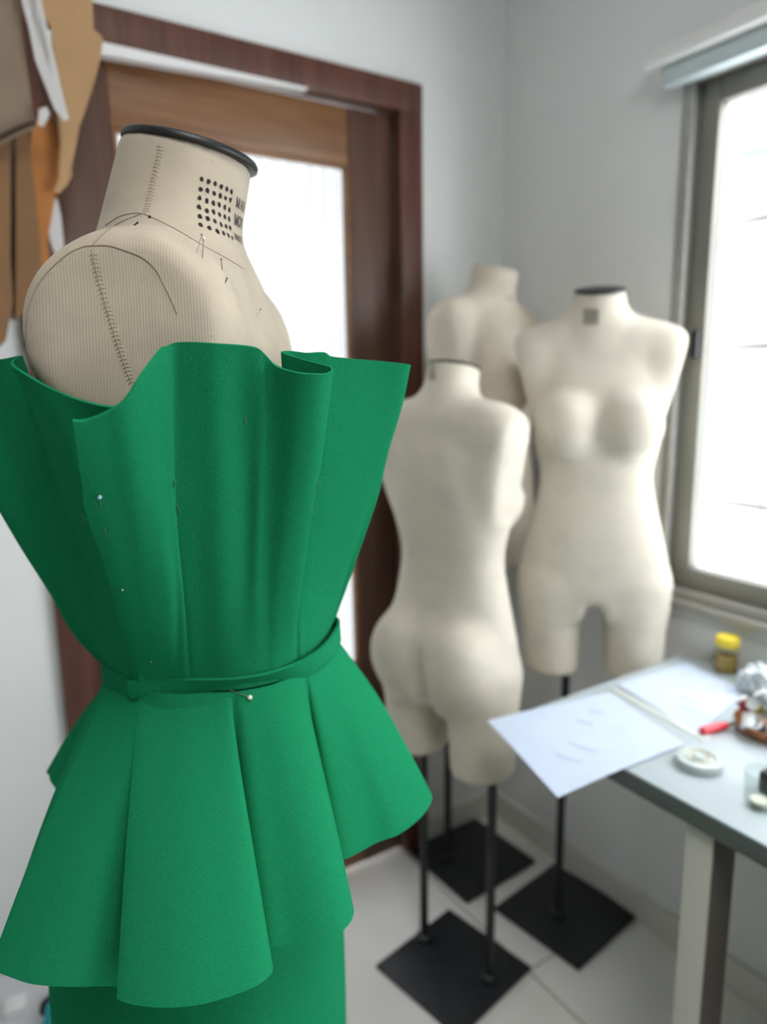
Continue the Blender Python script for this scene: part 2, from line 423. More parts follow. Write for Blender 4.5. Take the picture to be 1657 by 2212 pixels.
# floor: pale tiles with faint joints along the room axes
fm = principled('pale_floor_tile', (.80, .79, .76), .32)
nt = fm.node_tree; b = nt.nodes['Principled BSDF']; tc = nt.nodes.new('ShaderNodeTexCoord')
br = nt.nodes.new('ShaderNodeTexBrick'); br.offset = 0; br.inputs['Scale'].default_value = 1
br.inputs['Brick Width'].default_value = .6; br.inputs['Row Height'].default_value = .6; br.inputs['Mortar Size'].default_value = .003; br.inputs['Mortar Smooth'].default_value = .1
br.inputs['Color1'].default_value = (.91, .895, .86, 1); br.inputs['Color2'].default_value = (.885, .87, .84, 1); br.inputs['Mortar'].default_value = (.40, .38, .35, 1)
mp = nt.nodes.new('ShaderNodeMapping'); mp.inputs['Rotation'].default_value = (0, 0, -YAW); mp.inputs['Location'].default_value = (.1, .12, 0)
nt.links.new(tc.outputs['Object'], mp.inputs['Vector']); nt.links.new(mp.outputs['Vector'], br.inputs['Vector'])
ns = nt.nodes.new('ShaderNodeTexNoise'); ns.inputs['Scale'].default_value = 5; ns.inputs['Detail'].default_value = 8
nt.links.new(tc.outputs['Object'], ns.inputs['Vector'])
mx = nt.nodes.new('ShaderNodeMixRGB'); mx.blend_type = 'MULTIPLY'; mx.inputs[0].default_value = .12
nt.links.new(br.outputs['Color'], mx.inputs[1]); nt.links.new(ns.outputs['Fac'], mx.inputs[2]); nt.links.new(mx.outputs[0], b.inputs['Base Color'])
bm = B(); rbox(bm, ROOM_S - TH, TH, ROOM_W - TH, TH + .05, -.08, 0); struct('floor', bm, fm)

bm = B(); rbox(bm, -.014, 0, ROOM_W, .036, 0, .085, .003); struct('baseboard_window', bm, M['base'])
WOFF = .05
bm = B(); rbox(bm, DS1, -.014, -.014, 0, 0, .085, .003); rbox(bm, ROOM_S, DS0, -.014, 0, 0, .085, .003); struct('baseboard_door', bm, M['base'])

# ---- door
d = thing('door_1', room((DS0 + DS1) / 2, 0, 0), 'brown wooden door with white curtained panes behind the green dress', 'door', kind='structure')
FWD = .072
bm = B(); P = -.022
rbox(bm, DS0, DS0 + FWD, P, .10, 0, DZ - FWD, .004); rbox(bm, DS1 - FWD, DS1, P, .10, 0, DZ - FWD, .004); rbox(bm, DS0, DS1, P, .10, DZ - FWD, DZ, .004)
put('door_frame', bm, M['frame_wood'], d)
LS0, LS1, LZ = DS0 + FWD + .004, DS1 - FWD - .004, DZ - FWD - .006
GS0, GS1 = -1.069, -.500
bm = B(); rbox(bm, LS0, GS0, .012, .052, .01, LZ, .003); put('stile', bm, M['stile_wood'], d)
bm = B(); rbox(bm, GS1, LS1, .012, .052, .01, LZ, .003); put('stile', bm, M['stile_wood'], d)
RZ = [(1.965, LZ), (.955, 1.06), (.53, .64), (.01, .20)]
for z0, z1 in RZ:
    bm = B(); rbox(bm, GS0, GS1, .014, .050, z0, z1, .003); put('rail', bm, M['rail_wood'], d)
for z0, z1 in ((1.06, 1.965), (.64, .955), (.20, .53)):
    bm = B(); rbox(bm, GS0 + .001, GS1 - .001, .028, .032, z0 + .001, z1 - .001); pane = put('pane', bm, M['glass'], d, smooth=False)
    # rounded wooden glazing beads round the pane
    bm = B(); q = .012
    for (a, bb, za, zb) in ((GS0, GS0 + q, z0, z1), (GS1 - q, GS1, z0, z1), (GS0 + q, GS1 - q, z0, z0 + q), (GS0 + q, GS1 - q, z1 - q, z1)): rbox(bm, a, bb, .010, .027, za, zb, .004)
    put('glazing_bead', bm, M['rail_wood'], pane)
    n = 160; G = np.zeros((n, 6, 3))
    for i in range(n):
        s = GS0 - .03 + (GS1 - GS0 + .06) * i / (n - 1)
        for j in range(6):
            w = .085 + .0035 * math.sin(i * .55 + .8 * math.sin(i * .13)) + .0012 * math.sin(i * 1.3)
            G[i, j] = room(s, w, z0 - .03 + (z1 - z0 + .06) * j / 5)
    put('curtain', grid_mesh(G), M['sheer'], pane)
bm = B()
t = bmesh.new(); quadbox(t, [room(-1.19, P - .006, 2.076), room(-.63, P - .006, 2.098), room(-.63, P + .02, 2.098), room(-1.19, P + .02, 2.076),
             room(-1.19, P - .006, 2.103), room(-.63, P - .006, 2.104), room(-.63, P + .02, 2.104), room(-1.19, P + .02, 2.103)])
merge(bm, t); put('white_strip', bm, M['plain_white'], d, smooth=False, label='white strip along the top of the door')  # thin white wedge across the door head, narrowing to the right
for hz in (1.70, 1.05, .3):
    bm = B(); c = room(LS1 + .002, P - .001, hz); lathe(bm, c, [(0, -.045), (.006, -.045), (.006, .045), (0, .045)], 12); put('hinge', bm, M['brass_dark'], d)

WOFF = 0.0
# ---- window
wn = thing('window_1', room(0, (WW0 + WW1) / 2, WZ0), 'aluminium sliding window over the work table', 'window', kind='structure')
bm = B()
def frame_ring(bm, t0, t1, a0, a1, z0, z1, q, bev=.003):
    rbox(bm, t0, t1, a1 - q, a1, z0, z1, bev); rbox(bm, t0, t1, a0, a0 + q, z0, z1, bev)
    rbox(bm, t0, t1, a0 + q, a1 - q, z0, z0 + q, bev); rbox(bm, t0, t1, a0 + q, a1 - q, z1 - q, z1, bev)
frame_ring(bm, -.012, .10, WW0, WW1, WZ0, WZ1, .026)
put('frame', bm, M['alu'], wn)
bm = B(); rbox(bm, -.03, .0, WW0 - .02, WW1 + .006, WZ0 - .018, WZ0 + .004, .003); put('sill', bm, M['alu'], wn)
mid = (WW0 + WW1) / 2
for k, (a0, a1, t0) in enumerate(((mid - .02, WW1 - .026, .012), (WW0 + .026, mid + .02, .05))):
    bm = B(); frame_ring(bm, t0, t0 + .032, a0, a1, WZ0 + .026, WZ1 - .026, .048); sash = put('sash', bm, M['alu_dark'], wn)
    bm = B(); rbox(bm, t0 + .014, t0 + .018, a0 + .046, a1 - .046, WZ0 + .073, WZ1 - .073); put('pane', bm, M['glass'], sash, smooth=False)
bm = B(); rbox(bm, -.004, .012, WW1 - .068, WW1 - .05, 1.475, 1.535, .003); put('latch', bm, M['black'], wn)
# security bars outside
bm = B()
for z in (1.13, 1.50, 1.78):
    rbox(bm, .165, .177, WW0 - .05, WW1 + .05, z - .008, z + .008)
for w in np.arange(WW0 + .02, WW1 + .02, .125): tube(bm, [room(.171, w, WZ0 - .03), room(.171, w, WZ1 + .03)], .005, 8)
put('window_grille', bm, M['blind'], wn)

# ---- blind above the window
bl = thing('roller_blind', room(-.04, WW1 - .3, 2.04), 'white roller blind cassette fixed above the bright window', 'blind')
bm = B(); sec_ = [(-.004, 2.086), (-.062, 2.086), (-.072, 2.090), (-.074, 2.098), (-.066, 2.112), (-.050, 2.128), (-.030, 2.139), (-.004, 2.142)]
ends_ = [[bm.verts.new(V(room(s_, w_, z_))) for s_, z_ in sec_] for w_ in (WW0 - .08, -.475)]
for k in range(len(sec_)): bm.faces.new((ends_[0][k], ends_[0][(k + 1) % len(sec_)], ends_[1][(k + 1) % len(sec_)], ends_[1][k]))
bm.faces.new(ends_[0]); bm.faces.new(ends_[1]); put('cassette', bm, M['blind'], bl)
bm = B(); rbox(bm, -.05, -.012, WW0 - .06, -.50, 2.047, 2.085, .006); put('bottom_rail', bm, M['blind_fabric'], bl)

# ---- outside: a pale neighbouring house seen through the window
out = thing('neighbouring_house', room(3.2, -.6, 0), 'pale house with a bluish window seen through the panes', 'building')
M['facade'] = principled('white_render', (.165, .167, .17), .9, noise=(2, .03))
M['blue_glass'] = principled('bluish_window', (.085, .125, .155), .4)
M['grey_trim'] = principled('grey_masonry_band', (.13, .13, .134), .9)
bm = B(); rbox(bm, 3.2, 3.5, -3.5, 5.5, -.5, 3.6); put('facade_wall', bm, M['facade'], out, smooth=False)
for z in (1.30, 2.27): 
    bm = B(); rbox(bm, 3.16, 3.2, -3.5, 5.5, z, z + .09); put('masonry_band', bm, M['grey_trim'], out, smooth=False)
for w in (-.6, .98, 2.4):
    bm = B(); rbox(bm, 3.15, 3.21, w, w + .38, 2.80, 3.12, .01); fw_ = put('house_window', bm, M['blue_glass'], out, smooth=False)

# ------------------------------------------------------------------ dress forms
def make_form(name, org, th, sc, mat, legs, label, res, cap=True, loz=None, lean=0., **kw):
    f = form_sdf(legs, **kw)
    lo = (-.235, -.21, (-.50 if legs else -.33) if loz is None else loz); hi = (.235, .20, .50)
    v, fc = surface_nets(f, lo, hi, res)
    v = place(v, org, th, sc)
    v[:, 0] -= lean * (v[:, 2] - org[2])
    t = thing(name, (org[0], org[1], 0), label, 'dress form', 'dress forms')
    body = put('torso', (v, fc), mat, t)
    bvh = BVHTree.FromPolygons([tuple(p) for p in v], [tuple(q) for q in fc])
    return t, body, bvh
def neck_cap(t, org, th, sc, r=.0575, h=.0065, mat='black', ny=0.):
    c, n = neck_frame(org, th, sc, ny=ny)
    bm = B(); r *= sc
    lathe(bm, c - n * .003, [(0, 0), (r - .002, 0), (r, .0015), (r, h - .002), (r - .0015, h), (r - .006, h + .001), (0, h + .001)], 64, n)
    return put('neck_cap', bm, M[mat], t)
def base_plate(t, c, half, rot, knobs=()):
    bm = B(); obox(bm, c, half, half, .0, .012, rot, .003); put('base_plate', bm, M['black_metal'], t)
def pole(t, x, y, z0, z1, r=.0105):
    bm = B(); lathe(bm, (x, y, z0), [(0, 0), (.02, 0), (.02, .012), (r, .018), (r, z1 - z0), (0, z1 - z0)], 20); put('pole', bm, M['black_metal'], t)

# main form -----------------------------------------------------------
MO = np.array([-.170, .712, 1.175]); MTH = math.radians(-90); MS = 1.03
mt, mbody, mbvh = make_form('dress_form', MO, MTH, MS, M['canvas_main'], False, 'large beige canvas dress form in front wearing the green dress', .0042, loz=-.2, slim=.64, bust=.2, bottom=-.13, drop=.012, arm=(.146, -.018, .288, .052, .073, .069), chest=.012, nb=-.022, ny=-.016, slope=-.08, armz=.33, armx=.177)
neck_cap(mt, MO, MTH, MS, .0600, ny=-.016)
pole(mt, MO[0], MO[1], .012, 1.0); base_plate(mt, MO, .16, .3)
def hit(x, y, bvh=None, lift=.0):
    d = Vector(ray(x, y)).normalized(); loc, nor, i, dist = (bvh or mbvh).ray_cast(Vector(CAM), d)
    if loc is None: return None
    if nor.dot(d) > 0: nor = -nor
    return loc + nor * lift, nor
def surf_path(pts, n=10, lift=.0003):
    C = catmull(np.array(pts, float), n); out = []
    for p in C:
        h = hit(p[0], p[1], lift=lift)
        if h is not None: out.append(h)
    return out
# seams: flat shadow groove as thin cord, plus stitches
for pts in ([(228, 487), (261, 467), (299, 461), (326, 469), (380, 496), (435, 529), (489, 558), (528, 582)],
            [(201, 531), (234, 531), (272, 542), (310, 558), (337, 583), (353, 613), (369, 645), (383, 678)],
            [(201, 531), (179, 534), (141, 553), (100, 592), (75, 630), (61, 673), (56, 721), (55, 765)],
            [(305, 463), (266, 478), (234, 497), (199, 530)]):
    P_ = surf_path(pts)
    bm = B(); tube(bm, [p for p, n_ in P_], .00036, 6); put('seam', bm, M['thread_dark'], mt)
for pts in ([(347, 308), (343, 340), (331, 390), (322, 430), (314, 460)], [(199, 540), (213, 602), (235, 678), (251, 732), (267, 781), (287, 835)]):
    P_ = surf_path(pts, 40, .0003); st = B()
    tube(st, [p for p, n_ in P_], .00038, 5)
    keep = [P_[0]]
    for q_ in P_:
        if (q_[0] - keep[-1][0]).length > .0027: keep.append(q_)
    P_ = keep
    for i in range(1, len(P_) - 1):
        p, n_ = P_[i]; tng = (P_[i + 1][0] - P_[i - 1][0]).normalized(); sd = n_.cross(tng).normalized()
        for sgn in (-1, 1):
            tube(st, [p + sd * sgn * .0006, p + sd * sgn * .0030 + tng * .0010 - n_ * .0004], .00036, 5)
    put('seam_stitching', st, M['thread'], mt)

# printed logo: a six by six grid of dots, then lettering that runs round the front of the neck
NC, NN = neck_frame(MO, MTH, MS, ny=-.016)
viewdir = np.array([NC[0], NC[1], 0]); viewdir /= np.linalg.norm(viewdir)
def neck_pt(deg, v, lift=.0005):
    """deg: angle from the camera side towards the front of the neck; v: metres below the top ring along the neck"""
    u0 = -viewdir; u0 = u0 - NN * (u0 @ NN); u0 /= np.linalg.norm(u0); u1 = np.cross(NN, u0)
    a = math.radians(deg); dr = u0 * math.cos(a) + u1 * math.sin(a); o = NC - NN * v
    loc, nor, i, dist = mbvh.ray_cast(V(o + dr * .3), V(-dr))
    return loc + V(dr) * lift
logo = B()
for r in range(6):
    for c in range(6):
        a0, v0 = 14.5 + 6.35 * c, .0300 + .0080 * r + .0006 * random.uniform(-1, 1); k = 11; ring = []
        for q in range(k):
            rr = .00195 * random.uniform(.78, 1.2); an = 2 * PI * q / k
            ring.append(logo.verts.new(neck_pt(a0 + math.degrees(rr * math.cos(an) * .92 / .0575), v0 + rr * 1.12 * math.sin(an))))
        logo.faces.new(ring)
put('printed_dots', logo, M['ink'], mt, smooth=False)
GL = {  # strokes: (x0,y0,x1,y1,width) in a 1 x 1 box, y down
 'M': [(.14, 0, .14, 1, .09), (.86, 0, .86, 1, .17), (.14, 0, .5, .95, .17), (.5, .95, .86, 0, .07), (0, 0, .26, 0, .07), (0, 1, .28, 1, .07), (.72, 1, 1, 1, .07), (.76, 0, 1, 0, .07)],
 'A': [(.5, 0, .14, 1, .08), (.5, 0, .86, 1, .18), (.27, .65, .72, .65, .07), (0, 1, .3, 1, .07), (.7, 1, 1, 1, .07)],
 'N': [(.16, 0, .16, 1, .08), (.84, 0, .84, 1, .08), (.16, 0, .84, 1, .18), (0, 0, .3, 0, .07), (0, 1, .32, 1, .07), (.68, 0, 1, 0, .07)],
 'O': [(.5 + .42 * math.cos(t), .5 + .5 * math.sin(t), .5 + .42 * math.cos(t + PI / 6), .5 + .5 * math.sin(t + PI / 6), .15) for t in np.arange(0, 2 * PI, PI / 6)],
 'U': [(.18, 0, .18, .7, .17), (.82, 0, .82, .7, .08), (.18, .7, .32, .96, .14), (.32, .96, .68, .96, .1), (.68, .96, .82, .7, .09), (.02, 0, .34, 0, .07), (.68, 0, .98, 0, .07)],
 'H': [(.15, 0, .15, 1, .2), (.85, 0, .85, 1, .2), (.15, .5, .85, .5, .16)], 'a': [(.5, 0, .1, 1, .2), (.5, 0, .9, 1, .2), (.25, .65, .75, .65, .15)],
 'u': [(.15, 0, .15, .75, .2), (.85, 0, .85, .75, .2), (.15, .75, .4, 1, .2), (.4, 1, .6, 1, .2), (.6, 1, .85, .75, .2)],
 'T': [(0, .06, 1, .06, .16), (.5, 0, .5, 1, .2)], 'E': [(.15, 0, .15, 1, .2), (.1, .06, .9, .06, .15), (.1, .5, .8, .5, .15), (.1, .95, .95, .95, .15)]}
txt = B()
def stroke(x0, y0, x1, y1, wd, a0, aw, v0, vh):
    n = 4; ax = np.array([x0, y0]); bx_ = np.array([x1, y1]); dd = bx_ - ax; L = np.linalg.norm(dd * [aw, vh * 1000]) 
    # width is measured across the stroke in real units
    real = np.array([aw * PI / 180 * .0575, vh]); t_ = dd * real; t_ /= np.linalg.norm(t_); nrm = np.array([-t_[1], t_[0]]) * wd * vh * .5
    prev = None
    for i in range(n + 1):
        c = (ax + dd * i / n) * real; pr = []
        for sg in (-1, 1):
            q = (c + nrm * sg) / real; pr.append(txt.verts.new(neck_pt(a0 + q[0] * aw, v0 + q[1] * vh, .0006)))
        if prev: txt.faces.new((prev[0], prev[1], pr[1], pr[0]))
        prev = pr
for word, a0, aw, gap, v0, vh in (('MAN', 55.0, 7.0, 1.2, .0325, .0082), ('MOU', 55.0, 7.2, 1.0, .0470, .0090), ('HauTE', 53.5, 3.6, 1.2, .0640, .0054)):
    for i, ch in enumerate(word):
        for s_ in GL[ch]: stroke(*s_, a0 + i * (aw + gap), aw, v0, vh)
put('printed_lettering', txt, M['ink_grey'], mt, smooth=False)

# ------------------------------------------------------------------ the green dress
XC, YC, EA, EB = -.166, .708, .112, .0985
def zb(x, drop=0): return 1.180 + .06 * (x - XC) - drop
def on_belt(px, py, drop=0, out=0.):
    n = np.array([-.06, 0, 1.]); p = onplane(px, py, np.array([XC, 0, 1.180 - drop]), n)
    d_ = np.array([p[0] - XC, p[1] - YC, 0]); L = np.linalg.norm(d_)
    return p + d_ / L * out
def ellipse(deg, out=0., drop=0.):
    k = np.interp((deg + 180) % 360 - 180, [-180, -160.7, -137.1, -124.6, -112.9, -91.9, -74.4, -59.7, -41.2, -21.9, 1.3, 20.6, 60, 140, 180],
                  [1.10, 1.105, 1.075, 1.06, .99, .975, 1.04, 1.06, 1.012, .962, .967, 1.04, 1.07, 1.09, 1.10])
    a = math.radians(deg); x = XC + (EA * k + out) * math.cos(a); return np.array([x, YC + (EB * k + out) * math.sin(a), zb(x, drop)])
dr = thing('green_dress', (MO[0], MO[1], .45), 'emerald green strapless dress with fanned bodice pinned on the front form', 'dress')

def tuck(out):
    p = np.array(out[-1], float); p[:2] += (np.array([XC, YC]) - p[:2]) * .025; p[2] -= .013; return np.array(list(out) + [p])
def column(px, Yt, Yb=None, pw=1.0, bulge=0., nv=26):
    """px: traced points of one lengthwise line of the cloth, top to waist; Yt, Yb its distance from the camera at top and waist"""
    px = np.array(px, float)
    bot = on_belt(*px[-1])
    if Yb is None: Yb = bot[1]
    C = catmull(px, 8); L = np.r_[0, np.cumsum(np.linalg.norm(np.diff(C, axis=0), axis=1))]; L /= L[-1]
    out = []
    for j in range(nv):
        t = j / (nv - 1); x = np.interp(t, L, C[:, 0]); y = np.interp(t, L, C[:, 1])
        out.append(onY(x, y, Yt + (Yb - Yt) * t ** pw - bulge * math.sin(PI * t)))
    return tuck(out)
def col3(top, bot, nv=26, bow=0.):
    top = np.array(top, float); bot = np.array(bot, float); out = []
    for j in range(nv):
        t = j / (nv - 1); p = top + (bot - top) * t; p[:2] += (p[:2] - np.array([XC, YC])) * bow * math.sin(PI * t); out.append(p)
    return tuck(out)
rear = []
# far side, hidden from the front: a mirrored run of flaps
for (x, y, z, a) in ((.00, .80, 1.455, 30), (-.06, .83, 1.45, 45), (-.03, .90, 1.45, 60), (-.10, .88, 1.45, 75), (-.13, .93, 1.46, 90), (-.19, .90, 1.45, 105), (-.24, .94, 1.44, 120), (-.27, .87, 1.43, 135), (-.36, .90, 1.44, 150), (-.33, .82, 1.44, 165)):
    rear.append(col3((x, y, z), ellipse(a)))
A = [  # back flap, crease, side panel tucked under the front panel
    column([(-150, 782), (-60, 985), (0, 1088), (57, 1186), (114, 1276), (157, 1357), (200, 1408), (222, 1425)], .735, .69),
    column([(-70, 780), (0, 930), (70, 1120), (150, 1300), (224, 1430)], .70, .68),
    column([(0, 776), (60, 930), (120, 1130), (180, 1300), (228, 1434)], .668),
    column([(45, 768), (85, 890), (135, 1060), (195, 1240), (236, 1440)], .645),
    column([(31, 776), (74, 880), (113, 970), (146, 1055), (190, 1135), (225, 1260), (244, 1446)], .568, pw=1.3),
    column([(27, 785), (71, 879), (109, 966), (141, 1048), (185, 1124), (225, 1230), (250, 1449)], .543, pw=1.4),
    column([(40, 798), (85, 885), (125, 970), (160, 1060), (205, 1150), (240, 1260), (262, 1455)], .530, pw=1.5),
    column([(109, 838), (150, 960), (205, 1120), (270, 1320), (300, 1470)], .508, pw=1.6),
    column([(180, 866), (225, 1000), (290, 1200), (330, 1470)], .500, .622, pw=1.1),
    column([(250, 879), (290, 1020), (340, 1220), (360, 1470)], .500, .622),
    column([(300, 868), (340, 1020), (370, 1220), (390, 1468)], .525, .64)]
Bc = [
    column([(157, 908), (163, 955), (176, 1037), (184, 1102), (212, 1178), (233, 1243), (255, 1325), (270, 1384), (278, 1420), (285, 1468)], .436, pw=1.15),
    column([(186, 907), (195, 960), (208, 1040), (222, 1110), (244, 1185), (262, 1260), (280, 1340), (296, 1469)], .440, pw=1.15),
    column([(225, 892), (245, 1040), (272, 1180), (300, 1330), (318, 1468)], .443, pw=1.15),
    column([(268, 864), (290, 1020), (312, 1180), (332, 1340), (340, 1467)], .445, pw=1.15),
    column([(305, 810), (322, 1000), (347, 1150), (364, 1290), (366, 1466)], .453, pw=1.15),
    column([(332, 773), (347, 960), (364, 1120), (380, 1280), (384, 1466)], .470, pw=1.1),
    column([(352, 750), (361, 890), (369, 1037), (379, 1162), (392, 1280), (400, 1466)], .488, pw=1.2),
    column([(362, 748), (368, 890), (374, 1037), (383, 1162), (396, 1280), (412, 1465)], .505, pw=1.3),
    column([(380, 740), (380, 890), (385, 1037), (393, 1162), (406, 1280), (424, 1465)], .510, pw=1.35),
    column([(418, 739), (424, 1000), (432, 1200), (445, 1464)], .509, pw=1.25),
    column([(467, 742), (476, 1000), (480, 1250), (484, 1463)], .509, pw=1.15),
    column([(521, 746), (528, 1000), (526, 1250), (524, 1460)], .515, bulge=-.004),
    column([(556, 752), (564, 863), (560, 1040), (552, 1250), (552, 1455)], .520),
    column([(572, 765), (577, 870), (574, 1040), (566, 1250), (566, 1452)], .524),
    column([(597, 790), (598, 900), (592, 1060), (580, 1260), (578, 1449)], .527),
    column([(640, 804), (634, 960), (622, 1120), (602, 1290), (594, 1445)], .521),
    column([(685, 808), (672, 980), (652, 1130), (628, 1310), (610, 1438)], .524),
    column([(708, 806), (696, 940), (676, 1080), (652, 1240), (636, 1350), (622, 1432)], .535),
    column([(718, 799), (706, 890), (690, 1010), (669, 1100), (648, 1270), (637, 1350), (628, 1428)], .552),
    column([(712, 792), (700, 890), (685, 1010), (664, 1100), (646, 1270), (637, 1360), (632, 1426)], .567),
    column([(684, 784), (674, 900), (660, 1050), (642, 1250), (634, 1424)], .576),
    column([(640, 772), (640, 900), (638, 1050), (634, 1250), (636, 1422)], .586),
    column([(614, 763), (620, 900), (628, 1050), (634, 1250), (638, 1420)], .592),
    column([(611, 759), (620, 900), (630, 1050), (636, 1250), (642, 1418)], .602),
    column([(630, 758), (640, 900), (646, 1050), (646, 1250), (650, 1416)], .609),
    column([(661, 762), (672, 900), (674, 1050), (662, 1250), (658, 1410)], .612),
    column([(700, 761), (702, 900), (694, 1060), (674, 1250), (668, 1404)], .616),
    column([(717, 770), (720, 900), (710, 1060), (686, 1250), (676, 1398)], .620),
    column([(771, 776), (764, 900), (744, 1060), (708, 1250), (690, 1385)], .630),
    column([(826, 781), (814, 900), (788, 1060), (740, 1240), (708, 1362)], .642),
    column([(870, 786), (850, 890), (824, 1000), (800, 1085), (770, 1170), (745, 1240), (716, 1345)], .652, bulge=.002),
    column([(883, 788), (864, 879), (836, 977), (815, 1069), (782, 1167), (760, 1232), (734, 1305), (721, 1340)], .660),
    column([(876, 787), (857, 879), (829, 977), (808, 1069), (775, 1167), (754, 1232), (730, 1305), (720, 1338)], .668, .76),
    column([(800, 783), (780, 900), (760, 1040), (735, 1180), (715, 1330)], .70, .78)]
def cloth(name, cols, n, th=.0022, mat='green', closed=False):
    arr = np.array(cols); G = catmull(arr, n)
    o = put(name, grid_mesh(G), M[mat], dr); o.data.set_sharp_from_angle(angle=math.radians(80)); solidify(o, th, 0); return o
full = [rear[-1]] ; 
cloth('bodice', Bc + rear + A, 6)
# waistband: a flat ribbon that laps over itself at the side opening
top = [on_belt(*p, 0, .0044) for p in ((284, 1468), (348, 1463), (435, 1463), (516, 1460), (587, 1447), (652, 1420), (690, 1392), (714, 1362), (722, 1338))]
bot = [on_belt(*p, .019, .0044) for p in ((291, 1505), (367, 1502), (459, 1496), (533, 1487), (608, 1470), (659, 1453), (700, 1424), (720, 1395), (724, 1378))]
a_end = math.degrees(math.atan2((top[-1][1] - YC) / EB, (top[-1][0] - XC) / EA))
for a in np.arange(a_end + 18, 196, 18): top.append(ellipse(a, .004)); bot.append(ellipse(a, .006, .019))
for p, q in (((222, 1427), (229, 1472)), ((234, 1442), (247, 1486)), ((258, 1454), (270, 1497)), ((285, 1463), (296, 1504)), ((330, 1466), (340, 1505))):
    top.append(on_belt(*p, 0, .0012)); bot.append(on_belt(*q, .019, .0012))
tc_, bc_ = catmull(np.array(top), 6), catmull(np.array(bot), 6)
G = np.stack([tc_ + (bc_ - tc_) * t for t in (0, .08, .5, .92, 1)], 1)
o = put('waistband', grid_mesh(G), M['green'], dr); solidify(o, .0028, 0)

# peplum: a circular flounce whose level hem swings in deep waves
ZH = .985
def hp(px, py, z=ZH): return onz(px, py, z)
hem = [  # hem point, angle of its root on the waist
    (hp(255, 2156), -124), (hp(275, 2166), -121), (hp(321, 2174), -116), (hp(373, 2176), -110), (hp(436, 2169), -103), (hp(499, 2151), -96), (hp(550, 2131), -90), (hp(579, 2109), -86), (hp(586, 2092), -83.5), (hp(580, 2070), -81),
    (hp(562, 2040), -79.5), (hp(538, 1985), -78), (hp(540, 1990), -76.5), (hp(572, 2040), -74), (hp(631, 2037), -68), (hp(688, 2031), -61), (hp(728, 2017), -55), (hp(751, 1997), -51), (hp(761, 1975), -48), (hp(758, 1950), -45),
    (hp(738, 1895), -42.5), (hp(708, 1825), -40), (hp(712, 1828), -38), (hp(738, 1856), -34.5), (hp(814, 1819), -24), (hp(860, 1802), -14), (hp(906, 1767), -3), (hp(927, 1738), 6), (hp(930, 1719), 14), (hp(915, 1690), 24),
    ((.01, .86, ZH), 34), ((-.045, .87, ZH), 46), ((-.05, .93, ZH), 58), ((-.11, .965, ZH), 70), ((-.16, .90, ZH), 84), ((-.21, .95, ZH), 98), ((-.28, .95, ZH), 112), ((-.29, .87, ZH), 126), ((-.35, .87, ZH), 138),
    (hp(118, 1655), 150), (hp(109, 1677), 157), (hp(118, 1697), 163), (hp(140, 1715), 168), ((-.325, .72, ZH), 174), ((-.315, .66, ZH), 180), ((-.335, .60, ZH), 186), (hp(43, 1930), 190), (hp(46, 1952), 194), ((-.318, .545, ZH), 198),
    ((-.312, .525, ZH), 203), (hp(-12, 2078), 208), (hp(-8, 2096), 212), (hp(34, 2114), 217), (hp(75, 2126), 222), (hp(138, 2131), 229), (hp(190, 2131, .982), 235), (hp(225, 2130, .970), 239), (hp(252, 2129, .955), 243), (hp(300, 2105, .945), 248)]
nv = 22; H = []
for i, (h, a) in enumerate(hem):
    h = np.array(h, float); inset = -.0016 if i < 42 else -.0040
    tp = ellipse(a, inset, .016); colm = []
    for j in range(nv):
        t = j / (nv - 1); p = tp + (h - tp) * t
        # the cloth leaves the waist a little flat and then falls: rounder near the root
        rr = t + .06 * math.sin(PI * t)
        p[:2] = tp[:2] + (h[:2] - tp[:2]) * rr
        colm.append(p)
    H.append(colm)
cloth('peplum', H, 6, .0028)
# skirt
prof = [(1.165, -.003, .000, .104, .100), (1.10, -.012, .004, .122, .120), (1.03, -.026, .006, .140, .140), (.95, -.038, .004, .150, .156), (.85, -.045, .002, .155, .165), (.70, -.045, 0, .155, .165), (.46, -.045, 0, .150, .160)]
G = []
for k in range(96):
    a = 2 * PI * k / 96; colm = []
    for z, dx, dy, ra, rb in prof:
        n = 2.25; ca, sa = math.cos(a), math.sin(a); q = (abs(ca) ** n + abs(sa) ** n) ** (-1 / n)
        colm.append((XC + dx + ra * q * ca, YC + dy + rb * q * sa, z))
    G.append(catmull(np.array(colm), 5))
o = put('skirt', grid_mesh(np.array(G), True), M['green'], dr); solidify(o, .002, -1)
skbvh = BVHTree.FromObject(o, bpy.context.evaluated_depsgraph_get()) if False else None
bm = B(); sv, sf = grid_mesh(np.array(G), True)
skb = BVHTree.FromPolygons([tuple(p) for p in sv], sf)
P_ = []
for y in np.linspace(2090, 2330, 24):
    h = hit(251, y, skb, .0002)
    if h: P_.append(h[0])
M['green_dark'] = principled('green_seam_thread', (.004, .05, .02), .9)
tube(bm, P_, .0008, 6); put('side_seam', bm, M['green_dark'], dr)

